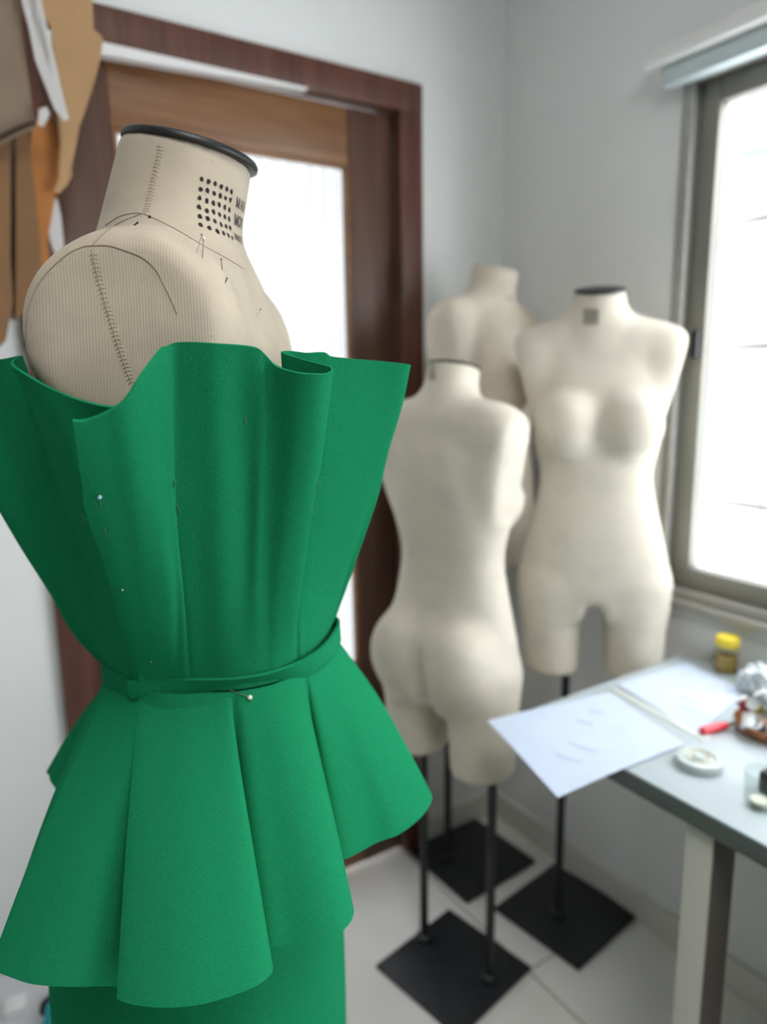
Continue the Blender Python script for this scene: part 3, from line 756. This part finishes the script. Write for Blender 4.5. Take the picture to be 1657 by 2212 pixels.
# ------------------------------------------------------------------ pins
dg = bpy.context.evaluated_depsgraph_get()
def world_bvh(obs):
    vs, fs = [], []
    for o in obs:
        me = o.evaluated_get(dg).to_mesh(); off = len(vs); org = origin_of(o)
        vs += [tuple(v.co + org) for v in me.vertices]; fs += [tuple(i + off for i in p.vertices) for p in me.polygons]
    return BVHTree.FromPolygons(vs, fs)
dg.update()
dbvh = world_bvh([c for c in dr.children if c.name.split('.')[0] in ('bodice', 'peplum', 'waistband', 'skirt')])
def pin(a, b, bvh, label, group, head=None, headr=.0009, mat='steel', r=.00032, lift=.0012, tip=-.0006):
    """a: head end, b: where the shaft dives into the cloth (photo points on the surface)"""
    ha, hb = hit(*a, bvh, lift), hit(*b, bvh, tip)
    if ha is None or hb is None:
        print('PIN MISS', a, b, label); return
    pa, pb = ha[0], hb[0]
    if (pa - pb).length > .032: pa = V(onY(*a, pb.y + .006))     # the head stands clear of the sloping cloth
    t = thing('sewing_pin', tuple(pb), label, 'pin', group)
    bm = B(); tube(bm, [pa, (pa + pb) / 2, pb], r, 6); put('pin_shaft', bm, M[mat], t)
    bm = B(); ball(bm, pa, headr, 12); put('pin_head', bm, M[head or mat], t)
GF, GD = 'dressmaking pins in the canvas form', 'dressmaking pins in the green dress'
pin((436, 507), (425, 547), mbvh, 'steel pin slanting beside the white headed pin under the dot print', GF)
pin((440, 515), (438, 559), mbvh, 'white ball headed pin at neck seam under the dot print', GF, 'pearl', .0027 * .55)
pin((478, 560), (482, 587), mbvh, 'steel pin just below the front end of the neck seam', GF)
pin((488, 603), (484, 620), mbvh, 'short steel pin below neck seam pin, upper chest', GF)
pin((563, 668), (553, 690), mbvh, 'slanting steel pin alone lower on the beige chest', GF)
pin((324, 471), (320, 469), mbvh, 'black tack at the foot of the neck stitching', GF, 'ink', .0011, 'ink')
pin((297, 481), (287, 487), mbvh, 'black tack on the shoulder below the neck seam', GF, 'ink', .0008, 'ink', .0006)
pin((215, 1071), (220, 1104), dbvh, 'pale blue ball headed pin near the bodice opening edge', GD, 'blue_head', .0016)
pin((227, 1138), (231, 1166), dbvh, 'thin steel pin just below the pale blue ball pin', GD, None, .0005, 'pin_green')
pin((373, 1038), (376, 1063), dbvh, 'upper pin along the crease left of the centre panel', GD, None, .0005, 'pin_green')
pin((382, 1090), (390, 1120), dbvh, 'lower pin along the crease left of the centre panel', GD, None, .0005, 'pin_green')
pin((530, 898), (532, 923), dbvh, 'dark pin high on the shaded centre panel', GD, None, .0005, 'pin_green')
pin((685, 1040), (681, 1068), dbvh, 'upper pin beside the right rounded pleat fold', GD, None, .0005, 'pin_green')
pin((679, 1086), (675, 1118), dbvh, 'lower pin beside the right rounded pleat fold', GD, None, .0005, 'pin_green')
pin((540, 1508), (492, 1490), dbvh, 'pearl headed pin under the waistband', GD, 'pearl', .0024, 'pin_green', lift=.003)
pin((265, 1272), (266, 1276), dbvh, 'tiny white pin head low on the bodice side panel', GD, 'pearl', .0008)
pin((327, 1428), (328, 1431), dbvh, 'tiny green glinting pin head just above the waistband', GD, 'pin_green', .0007)
pin((176, 1108), (187, 1131), dbvh, 'pin beside the bodice opening in the tucked side panel', GD, None, .0005, 'pin_green')

# ------------------------------------------------------------------ the three forms in the corner
def logo_mark(t, bvh, pts, mat='ink_grey'):
    pass
# seen from behind, nearest, on two poles
CO = np.array([.148, 1.535, 1.016]); CTH = math.radians(-42.5)
ct, cb, cbvh = make_form('dress_form', CO, CTH, .965, M['canvas_pale'], True, 'cream dress form with hips seen from behind, on two black poles', .0065, armx=.190, slope=.20, armz=.35, arm=(.14, -.012, .265, .040, .052, .09))
neck_cap(ct, CO, CTH, .965, .0575)
for px_, py_ in ((.088, 1.598), (.238, 1.470)): pole(ct, px_, py_, .012, .62)
base_plate(ct, np.array([.155, 1.512]), .136, math.radians(43))
# facing the camera by the window, on one pole
RO = np.array([.484, 1.600, 1.181]); RTH = math.radians(166)
rt_, rb_, rbvh = make_form('dress_form', RO, RTH, .945, M['canvas_pale'], True, 'cream dress form facing forward beside the window, black neck cap', .0065, armx=.194, slope=.25, armz=.352, arm=(.15, -.012, .285, .045, .050, .07), bust=1.08, drop=-.020, tip=.029, cut=.004, crotch=-.265, legz=-.456, lean=.018)
neck_cap(rt_, RO - np.array([.018 * .44, 0, 0]), RTH, .945, .0575)
pole(rt_, .452, 1.675, .012, .78); base_plate(rt_, np.array([.478, 1.690]), .136, math.radians(40))
# behind in the corner
BO = np.array([.282, 1.86, 1.242]); BTH = math.radians(-128)
bt, bb_, bbvh = make_form('dress_form', BO, BTH, 1.0, M['canvas_back'], False, 'tallest ecru dress form standing behind the others in the corner', .0065, armx=.218, arm=(.172, -.012, .265, .05, .058, .1), armz=.33)
neck_cap(bt, BO, BTH, 1., .056, .003, 'canvas_back')
pole(bt, .178, 1.915, .012, 1.05); base_plate(bt, np.array([.245, 1.925]), .140, math.radians(36))
# small printed marks on their necks
def neck_print(t, bvh, px, w_, h_, cols, rows):
    bm = B(); n = 0
    for r in range(rows):
        for c in range(cols):
            hh = hit(px[0] + (c - (cols - 1) / 2) * w_ / cols, px[1] + (r - (rows - 1) / 2) * h_ / rows, bvh, .0006)
            if hh is None: continue
            p, nn = hh; a = nn.orthogonal().normalized(); bq = nn.cross(a); rad = .0022
            bm.faces.new([bm.verts.new(p + (a * math.cos(2 * PI * k / 8) + bq * math.sin(2 * PI * k / 8)) * rad) for k in range(8)]); n += 1
    if n: put('printed_dots', bm, M['ink'], t, smooth=False)
    else: bm.free()
neck_print(rt_, rbvh, (1277, 685), 34, 36, 6, 6)
neck_print(ct, cbvh, (932, 805), 18, 34, 4, 6)
neck_print(bt, bbvh, (1108, 644), 30, 10, 5, 2)

# ------------------------------------------------------------------ work table and what lies on it
TZ = .80; TS0, TS1, TW0, TW1 = -.556, -.03, -2.55, -.64
tb = thing('work_table', room((TS0 + TS1) / 2, (TW0 + TW1) / 2, 0), 'pale grey work table with dark edge under the window', 'table')
bm = B(); rbox(bm, TS0 + .002, TS1 - .002, TW0 + .002, TW1 - .002, TZ - .004, TZ, .001); put('tabletop', bm, M['table_top'], tb)
bm = B(); rbox(bm, TS0, TS1, TW0, TW1, TZ - .034, TZ - .004, .002); put('edge_band', bm, M['table_edge'], tb)
for s0, w0 in ((-.54, -1.04), (-.54, -2.3), (-.10, -1.04), (-.10, -2.3)):
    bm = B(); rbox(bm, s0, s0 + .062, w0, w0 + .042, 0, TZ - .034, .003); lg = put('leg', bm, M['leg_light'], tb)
    bm = B(); rbox(bm, s0 - .004, s0, w0 + .001, w0 + .046, .004, TZ - .036, .001); put('leg_lit_face', bm, M['leg_lit_face'], lg, label='lit face of the table leg, coloured lighter')  # the leg's lit side, put in as a lighter coloured plate
bm = B(); rbox(bm, -.11, -.075, -2.3, -1.04 + .042, .13, .24, .003); put('stretcher', bm, M['leg_light'], tb)
bm = B(); rbox(bm, -.545, -.515, -.745, -.715, TZ - .058, TZ - .034, .003); put('bracket', bm, M['black'], tb)

def sheet(name, corners, label, droop=0., n=14, z=TZ + .0012):
    c = [onz(*p, z) for p in corners]; G = np.zeros((n, n, 3))
    for i in range(n):
        for j in range(n):
            u, v = i / (n - 1), j / (n - 1)
            p = c[0] * (1 - u) * (1 - v) + c[1] * u * (1 - v) + c[2] * u * v + c[3] * (1 - u) * v
            s = (p - COR) @ ES; w = (p - COR) @ EW
            dz = 0
            if s < TS0 - .004: dz = .0 + droop * (TS0 - .004 - s) ** 2
            p[2] = z - dz + .0009 * math.sin(u * 5 + v * 3) + .0009
            G[i, j] = p
    o = put(name, grid_mesh(G), M['paper'], None, loc=room(*[float(q) for q in ((sum(c) / 4 - COR) @ ES, (sum(c) / 4 - COR) @ EW)], z)); solidify(o, .0004, 1)
    tag(o, label, 'paper', 'paper patterns on the table'); return o, c
p1, c1 = sheet('pattern_paper', [(1053, 1557), (1206, 1717), (1479, 1610), (1318, 1497)], 'white paper sheet hanging over the left corner of the table', .25)
p2, c2 = sheet('pattern_paper', [(1333, 1480), (1510, 1586), (1612, 1496), (1484, 1432)], 'bluish white paper sheet flat at the back of the table')
# a few pencilled lines on the sheets
for o, c in ((p1, c1), (p2, c2)):
    def q(u, v): 
        p = c[0] * (1 - u) * (1 - v) + c[1] * u * (1 - v) + c[2] * u * v + c[3] * (1 - u) * v; return p + np.array([0, 0, .0032])
    for (u0, v0, u1, v1) in ((.55, .35, .75, .45), (.3, .55, .42, .62), (.2, .7, .3, .78), (.62, .2, .8, .3)):
        bm = B(); tube(bm, [q(u0, v0), q((u0 + u1) / 2 + .03, (v0 + v1) / 2), q(u1, v1)], .0006, 5); put('pencil_line', bm, M['graphite'], o)

# grey strip added over the gap where bare tabletop shows
M['gap_strip'] = principled('gap_strip_grey', (.50, .53, .50), .3)
a, b_ = onz(1326, 1489, TZ), onz(1530, 1597, TZ); mid_ = (a + b_) / 2; dirv = (b_ - a)[:2]; rot = math.atan2(dirv[1], dirv[0])
bm = B(); obox(bm, mid_, np.linalg.norm(dirv) / 2, .012, TZ + .0003, TZ + .0014, rot, .0004)
o = put('gap_strip', bm, M['gap_strip'], None, loc=mid_); tag(o, 'greyish strip in the tabletop gap between the two paper sheets', 'gap_strip')

# jar with a yellow lid
jc = onz(1567, 1448, TZ); t = thing('jar', jc, 'small glass jar of amber contents with a yellow lid by the wall', 'jar')
M['amber'] = principled('amber_beads', (.42, .28, .07), .3, noise=(160, .6)); M['clear'] = glass_mat('jar_glass', (.90, .92, .91))
M['yellow'] = principled('yellow_plastic', (.80, .62, .05), .4)
bm = B(); lathe(bm, jc, [(0, .001), (.021, .001), (.023, .004), (.023, .034), (0, .034)], 28); put('contents', bm, M['amber'], t)
bm = B(); lathe(bm, jc, [(0, 0), (.023, 0), (.0255, .003), (.0255, .046), (.021, .054), (.021, .060)], 28); put('glass_body', bm, M['clear'], t)
bm = B(); lathe(bm, jc, [(0, .057), (.0235, .057), (.0245, .059), (.0245, .076), (.022, .079), (0, .079)], 28); put('lid', bm, M['yellow'], t)

# red handled seam ripper / awl
M['red'] = principled('red_plastic', (.72, .05, .07), .35)
a, b_ = onz(1514, 1579, TZ + .008), onz(1572, 1566, TZ + .008); c_ = onz(1607, 1557, TZ + .008)
t = thing('awl', (a + b_) / 2 - np.array([0, 0, .008]), 'red handled awl lying in front of the brown tray', 'tool')
bm = B(); tube(bm, [a, a + (b_ - a) * .06, a + (b_ - a) * .3, a + (b_ - a) * .8, b_], [.004, .0078, .0085, .0075, .005], 14); put('handle', bm, M['red'], t)
bm = B(); tube(bm, [b_, b_ + (c_ - b_) * .3, c_], [.0035, .0028, .0012], 10); put('blade', bm, M['alu_dark'], t)

# flat round tin of pins
M['tin'] = principled('pale_translucent_plastic', (.42, .48, .46), .25); M['mint'] = principled('mint_plastic', (.45, .66, .45), .4); M['pink'] = principled('pink_plastic', (.80, .25, .34), .4)
dc = onz(1510, 1652, TZ); t = thing('pin_box', dc, 'round pale plastic pin box near the front edge of the table', 'box')
bm = B(); lathe(bm, dc, [(0, .0), (.036, 0), (.038, .002), (.038, .013), (.036, .015), (.026, .0155), (.024, .0125), (.011, .0125), (.009, .017), (0, .017)], 40); put('box_body', bm, M['tin'], t)
bm = B()
for k in range(34):
    an = k * 2 * PI / 34 + random.uniform(-.05, .05); p = dc + np.array([math.cos(an) * .0175, math.sin(an) * .0175, .014]); ball(bm, p, .0022, 8)
o = put('pin_heads', bm, [M['pearl'], M['mint'], M['pink']], t); o['kind'] = 'stuff'
for i, pl in enumerate(o.data.polygons): pl.material_index = (i // 32 % 7 == 2) + 2 * (i // 32 % 9 == 4)

# brown tray heaped with sewing bits
M['leather'] = principled('brown_leather', (.30, .105, .035), .5, noise=(40, .2))
kc = onz(1664, 1582, TZ); t = thing('tray', kc, 'brown round tray holding a heap of sewing notions', 'tray')
bm = B(); lathe(bm, kc, [(0, 0), (.05, 0), (.056, .004), (.062, .022), (.060, .024), (.053, .006), (0, .005)], 40); put('tray_body', bm, M['leather'], t)
cols = [('grey', (.32, .35, .35)), ('white', (.80, .82, .83)), ('pink', (.80, .16, .28)), ('charcoal', (.03, .03, .035)), ('yellow', (.62, .52, .10)), ('maroon', (.28, .03, .05)), ('sage', (.40, .46, .36))]
for n_, c in cols: M['bit_' + n_] = principled(n_ + '_notion', c, .45)
spots = [(-.03, .0, .012, 'grey'), (-.012, .03, .012, 'white'), (.018, -.028, .012, 'charcoal'), (-.024, -.03, .012, 'charcoal'), (.0, .0, .03, 'sage'), (.03, .012, .012, 'yellow'), (-.018, .012, .034, 'yellow'), (-.030, .028, .03, 'maroon'), (.012, .026, .036, 'grey'), (-.042, -.012, .02, 'white'), (.004, -.012, .05, 'maroon'), (-.008, -.042, .016, 'pink'), (.022, .0, .045, 'white'), (-.016, -.008, .052, 'grey')]
KINDN = {'grey': 'steel grey bobbin', 'white': 'white cotton reel', 'charcoal': 'charcoal cotton reel', 'sage': 'sage green cotton reel', 'yellow': 'mustard cotton reel', 'maroon': 'maroon cotton reel', 'pink': 'bright pink cotton reel'}
cnt = {}
where = ['low on the left of the heap', 'toward the wall side', 'on top of the heap', 'at the rear']
for i, (x, y, z, cn) in enumerate(spots):
    k = cnt.get(cn, 0); cnt[cn] = k + 1
    p = kc + np.array([x * 1.05 - .004, y, z * 1.35]); ax = np.array([random.uniform(-1, 1), random.uniform(-1, 1), random.uniform(-.2, 1)])
    lab = KINDN[cn] + (' in the brown tray, ' + {0: 'lowest of its colour', 1: 'resting higher in the heap', 2: 'on the very top of the heap'}[k])
    th_ = thing('thread_reel', p, lab, 'thread reel', 'thread reels in the brown tray')
    bm = B(); lathe(bm, p, [(0, -.011), (.009, -.011), (.009, -.0095), (.011, -.008), (.011, .008), (.009, .0095), (.009, .011), (0, .011)], 16, ax); put('thread', bm, M['bit_' + cn], th_)
    bm = B(); lathe(bm, p, [(0, -.0138), (.012, -.0138), (.012, -.0112), (0, -.0112)], 16, ax); lathe(bm, p, [(0, .0112), (.012, .0112), (.012, .0138), (0, .0138)], 16, ax); put('spool', bm, M['bit_white'], th_)

# crumpled translucent plastic bag behind the tray
M['bag'] = principled('cloudy_plastic_bag', (.50, .56, .60), .35)
gc = onz(1650, 1500, TZ); bm = B(); bmesh.ops.create_icosphere(bm, subdivisions=4, radius=1)
for v in bm.verts:
    n_ = v.co.copy(); q = 1 + .13 * math.sin(n_.x * 7 + n_.y * 5) + .10 * math.sin(n_.y * 11 - n_.z * 9) + .06 * math.sin(n_.z * 17 + n_.x * 13)
    v.co = Vector((n_.x * .043 * q, n_.y * .05 * q, max(-.022, n_.z * .034 * q)))
bmesh.ops.translate(bm, verts=bm.verts, vec=V(gc + np.array([0, 0, .0225])))
o = put('plastic_bag', bm, M['bag'], None, loc=gc); tag(o, 'crumpled cloudy plastic bag behind the brown tray', 'bag')

# glass with a black handled tool
uc = onz(1640, 1742, TZ); t = thing('drinking_glass', uc, 'clear drinking glass at the near right of the table', 'glass')
bm = B(); lathe(bm, uc, [(0, .0), (.020, 0), (.0215, .003), (.025, .058), (.0236, .058), (.0202, .006), (0, .0055)], 36); put('glass_body', bm, M['clear'], t)
bm = B(); lathe(bm, uc, [(0, .0057), (.013, .0057), (.0132, .012), (0, .012)], 30); put('base_highlight', bm, M['pearl'], t, label='white highlight at the bottom of the glass')  # highlight at the foot of the glass, modelled as a white disc
hc = onz(1668, 1712, TZ); t = thing('thread_cutter', hc, 'black handled cutter standing beside the drinking glass', 'tool')
bm = B(); obox(bm, hc, .014, .016, TZ, TZ + .034, .5, .004); put('grip', bm, M['black'], t)
bm = B(); obox(bm, hc + np.array([.002, .004, 0]), .009, .003, TZ + .034, TZ + .06, .5, .001); put('blade', bm, M['alu_dark'], t)

# ------------------------------------------------------------------ card patterns hanging from a wall hook beside the door
def card(name, pts, wk, mat, label, thick=.0016, curl=.012, group='garment patterns hanging by the door', ph=0., cat='pattern'):
    p0 = room(0, wk, 0); P_ = [onplane(x, y, p0, EW) for x, y in pts]
    bm = B(); f = bm.faces.new([bm.verts.new(V(p)) for p in P_])
    bmesh.ops.triangulate(bm, faces=[f]); bmesh.ops.subdivide_edges(bm, edges=list(bm.edges), cuts=3, use_grid_fill=True)
    c = sum(P_) / len(P_); c[2] = max(p[2] for p in P_)
    for v in bm.verts:
        p = np.array(v.co); s = (p - COR) @ ES; dw = curl * (math.sin(s * 14 + ph) + .8 * math.sin((p[2] - 1.5) * 7 + ph)); p = p + EW * dw * .6
        v.co = V(p)
    o = put(name, bm, mat, None, loc=c); solidify(o, thick, 0); tag(o, label, cat, group); return o
def card_mat(n, c): return principled(n, c, .8, noise=(12, .08))
M['card_grey'] = card_mat('grey_brown_card', (.20, .145, .098)); M['card_kraft'] = card_mat('kraft_card', (.40, .24, .115)); M['card_orange'] = card_mat('orange_kraft_card', (.36, .135, .03))
M['card_brown'] = card_mat('brown_card', (.19, .098, .04)); M['card_edge'] = card_mat('dark_card_edge', (.085, .05, .032)); M['tape'] = principled('white_paper_strip', (.50, .48, .47), .8)
g_ = card('card_pattern', [(-120, -140), (22, -140), (26, -10), (32, 80), (48, 170), (66, 228), (80, 258), (77, 276), (40, 290), (0, 312), (-120, 352)], -.150, M['card_grey'], 'grey brown card pattern hanging frontmost with a slanting lower edge')
bm = B(); p0 = room(0, -.157, 0)
e_ = [onplane(x, y, p0, EW) for x, y in ((-120, 336), (0, 290), (40, 271), (76, 258), (77, 270), (40, 285), (0, 305), (-120, 350))]
bm.faces.new([bm.verts.new(V(p)) for p in e_]); bmesh.ops.solidify(bm, geom=list(bm.faces), thickness=.002)
put('folded_edge', bm, M['card_edge'], g_, label='darker folded lower edge')
card('card_pattern', [(60, -140), (190, -140), (166, 0), (137, 19), (160, 35), (205, 68), (221, 84), (218, 120), (206, 170), (189, 220), (173, 270), (160, 320), (155, 357), (159, 374), (149, 395), (129, 416), (118, 410), (129, 384), (136, 350), (133, 310), (140, 282), (148, 262), (140, 205), (128, 172), (117, 145), (117, 90), (111, 60), (98, 38), (74, 18), (62, -20)], -.105, M['card_kraft'], 'light kraft card pattern with a curved armhole, nearest the door')
card('card_pattern', [(70, 262), (110, 250), (136, 285), (133, 350), (121, 402), (108, 438), (99, 470), (104, 520), (110, 566), (108, 640), (50, 680), (60, 470), (66, 360)], -.085, M['card_orange'], 'orange brown card pattern showing under the kraft one')
card('card_pattern', [(36, 290), (62, 286), (70, 360), (80, 440), (88, 520), (92, 600), (70, 660), (36, 690)], -.098, M['card_brown'], 'brown card pattern behind the dark gap, narrow right panel', ph=1.)
card('card_pattern', [(-140, 340), (24, 296), (24, 560), (30, 650), (14, 735), (-30, 780), (-140, 800)], -.115, M['card_brown'], 'brown card pattern with a rounded lower corner at the picture edge', ph=.5)
card('card_pattern', [(20, 280), (40, 282), (44, 500), (40, 690), (24, 690), (20, 500)], -.072, M['card_edge'], 'dark brown card sliver in the gap between the two brown patterns', ph=.2)
card('paper_strip', [(42, -140), (56, -140), (60, 0), (82, 80), (99, 130), (121, 190), (144, 240), (150, 256), (138, 262), (118, 236), (100, 190), (76, 130), (62, 60), (46, 0)], -.162, M['tape'], 'white paper strip crossing the hanging card patterns', .0008, .0)
card('paper_strip', [(108, 434), (123, 427), (132, 466), (135, 499), (138, 531), (134, 552), (119, 550), (108, 519), (102, 474)], -.070, M['tape'], 'white paper strip low under the kraft pattern', .0008, .0)
card('paper_strip', [(84, 236), (100, 230), (108, 246), (94, 274), (82, 270)], -.160, M['tape'], 'white paper tab at the corner of the grey brown pattern', .0008, .0)
hk = thing('wall_hook', room(-1.24, 0, 2.32), 'steel wall hook above the hanging patterns', 'hook')
bm = B(); tube(bm, [room(-1.24, 0, 2.40), room(-1.24, -.06, 2.40), room(-1.24, -.16, 2.37), room(-1.24, -.19, 2.40)], .005, 10); put('hook_arm', bm, M['steel'], hk)
bm = B(); rbox(bm, -1.27, -1.21, -.006, 0, 2.36, 2.44, .002); put('back_plate', bm, M['steel'], hk)

# ------------------------------------------------------------------ low crate with odds and ends by the wall, bottom left
M['crate'] = principled('grey_plastic', (.60, .60, .63), .6); M['teal'] = principled('teal_cloth', (.01, .40, .47), .8, bump=(200, .3, .001)); M['dark_cloth'] = principled('dark_cloth', (.025, .022, .04), .85)
CZ = .20
t = thing('storage_crate', room(-1.62, -.20, 0), 'low grey storage crate against the wall left of the door', 'crate')
bm = B(); rbox(bm, -1.98, -1.30, -.42, -.02, 0, CZ - .02, .01); put('crate_body', bm, M['crate'], t)
bm = B(); rbox(bm, -1.99, -1.29, -.43, -.017, CZ - .02, CZ, .006); put('lid', bm, M['crate'], t)
def on_crate(px, py): return onz(px, py, CZ)
wc = on_crate(36, 2186); bm = B(); obox(bm, wc, .017, .017, CZ, CZ + .016, .4, .002); t = thing('cardboard_box', wc, 'small white box on the grey crate', 'box')
put('box_body', bm, M['plain_white'], t)
bm = B(); obox(bm, wc, .0185, .0185, CZ + .016, CZ + .024, .4, .002); put('lid', bm, M['plain_white'], t)
def fabric_heap(px, rx, ry, rz, mat, name, label, cat):
    c = on_crate(*px); bm = B(); bmesh.ops.create_icosphere(bm, subdivisions=4, radius=1)
    for v in bm.verts:
        n_ = v.co.copy(); q = 1 + .12 * math.sin(n_.x * 6 + n_.y * 4 + rx * 90) + .1 * math.sin(n_.y * 9 - n_.z * 5)
        v.co = Vector((n_.x * rx * q, n_.y * ry * q, max(0, n_.z * rz * q)))
    bmesh.ops.translate(bm, verts=bm.verts, vec=V(c)); o = put(name, bm, mat, None, loc=c); tag(o, label, cat)
fabric_heap((146, 2218), .05, .05, .05, M['teal'], 'cloth_bundle', 'teal cloth bundle on the grey crate', 'cloth')
fabric_heap((122, 2170), .025, .03, .03, M['dark_cloth'], 'cloth_scrap', 'dark cloth scrap behind the teal bundle', 'cloth')

# ------------------------------------------------------------------ light
wd = bpy.data.worlds.new('overcast_sky'); SC.world = wd; wd.use_nodes = True
nt = wd.node_tree; bg = nt.nodes['Background']; bg.inputs['Color'].default_value = (.93, .97, 1.0, 1); bg.inputs['Strength'].default_value = 10.5
def area(name, s, w, z, sx, sy, power, col, aim):
    l = bpy.data.lights.new(name, 'AREA'); l.shape = 'RECTANGLE'; l.size = sx; l.size_y = sy; l.energy = power; l.color = col
    o = bpy.data.objects.new(name, l); COL.objects.link(o); o.location = V(room(s, w, z))
    o.rotation_euler = (V(room(*aim)) - o.location).to_track_quat('-Z', 'Y').to_euler(); return o
area('ceiling_lamp', -1.39, -2.05, HT - .03, .7, .7, 22, (1, .985, .96), (-1.39, -2.05, 0))

# ------------------------------------------------------------------ camera
cam = bpy.data.cameras.new('camera'); co = bpy.data.objects.new('camera', cam); COL.objects.link(co)
cam.sensor_fit = 'VERTICAL'; cam.sensor_height = 36; cam.sensor_width = 27; cam.lens = FPX / 2212 * 36
cam.clip_start = .02; cam.clip_end = 100
Mx = Matrix(((RT[0], -DN[0], -FW[0], 0), (RT[1], -DN[1], -FW[1], 0), (RT[2], -DN[2], -FW[2], 0), (0, 0, 0, 1)))
co.matrix_world = Matrix.Translation(V(CAM)) @ Mx
cam.dof.use_dof = True; cam.dof.focus_distance = .545; cam.dof.aperture_fstop = cam.lens / 7.6
SC.camera = co
SC.view_settings.view_transform = 'Standard'; SC.view_settings.look = 'None'; SC.view_settings.exposure = .08; SC.view_settings.gamma = 1
SC.view_settings.use_curve_mapping = False
SC.cycles.use_denoising = True; SC.cycles.max_bounces = 10; SC.cycles.diffuse_bounces = 6; SC.cycles.transparent_max_bounces = 16
SC.cycles.caustics_reflective = False; SC.cycles.caustics_refractive = False; SC.cycles.sample_clamp_indirect = 6
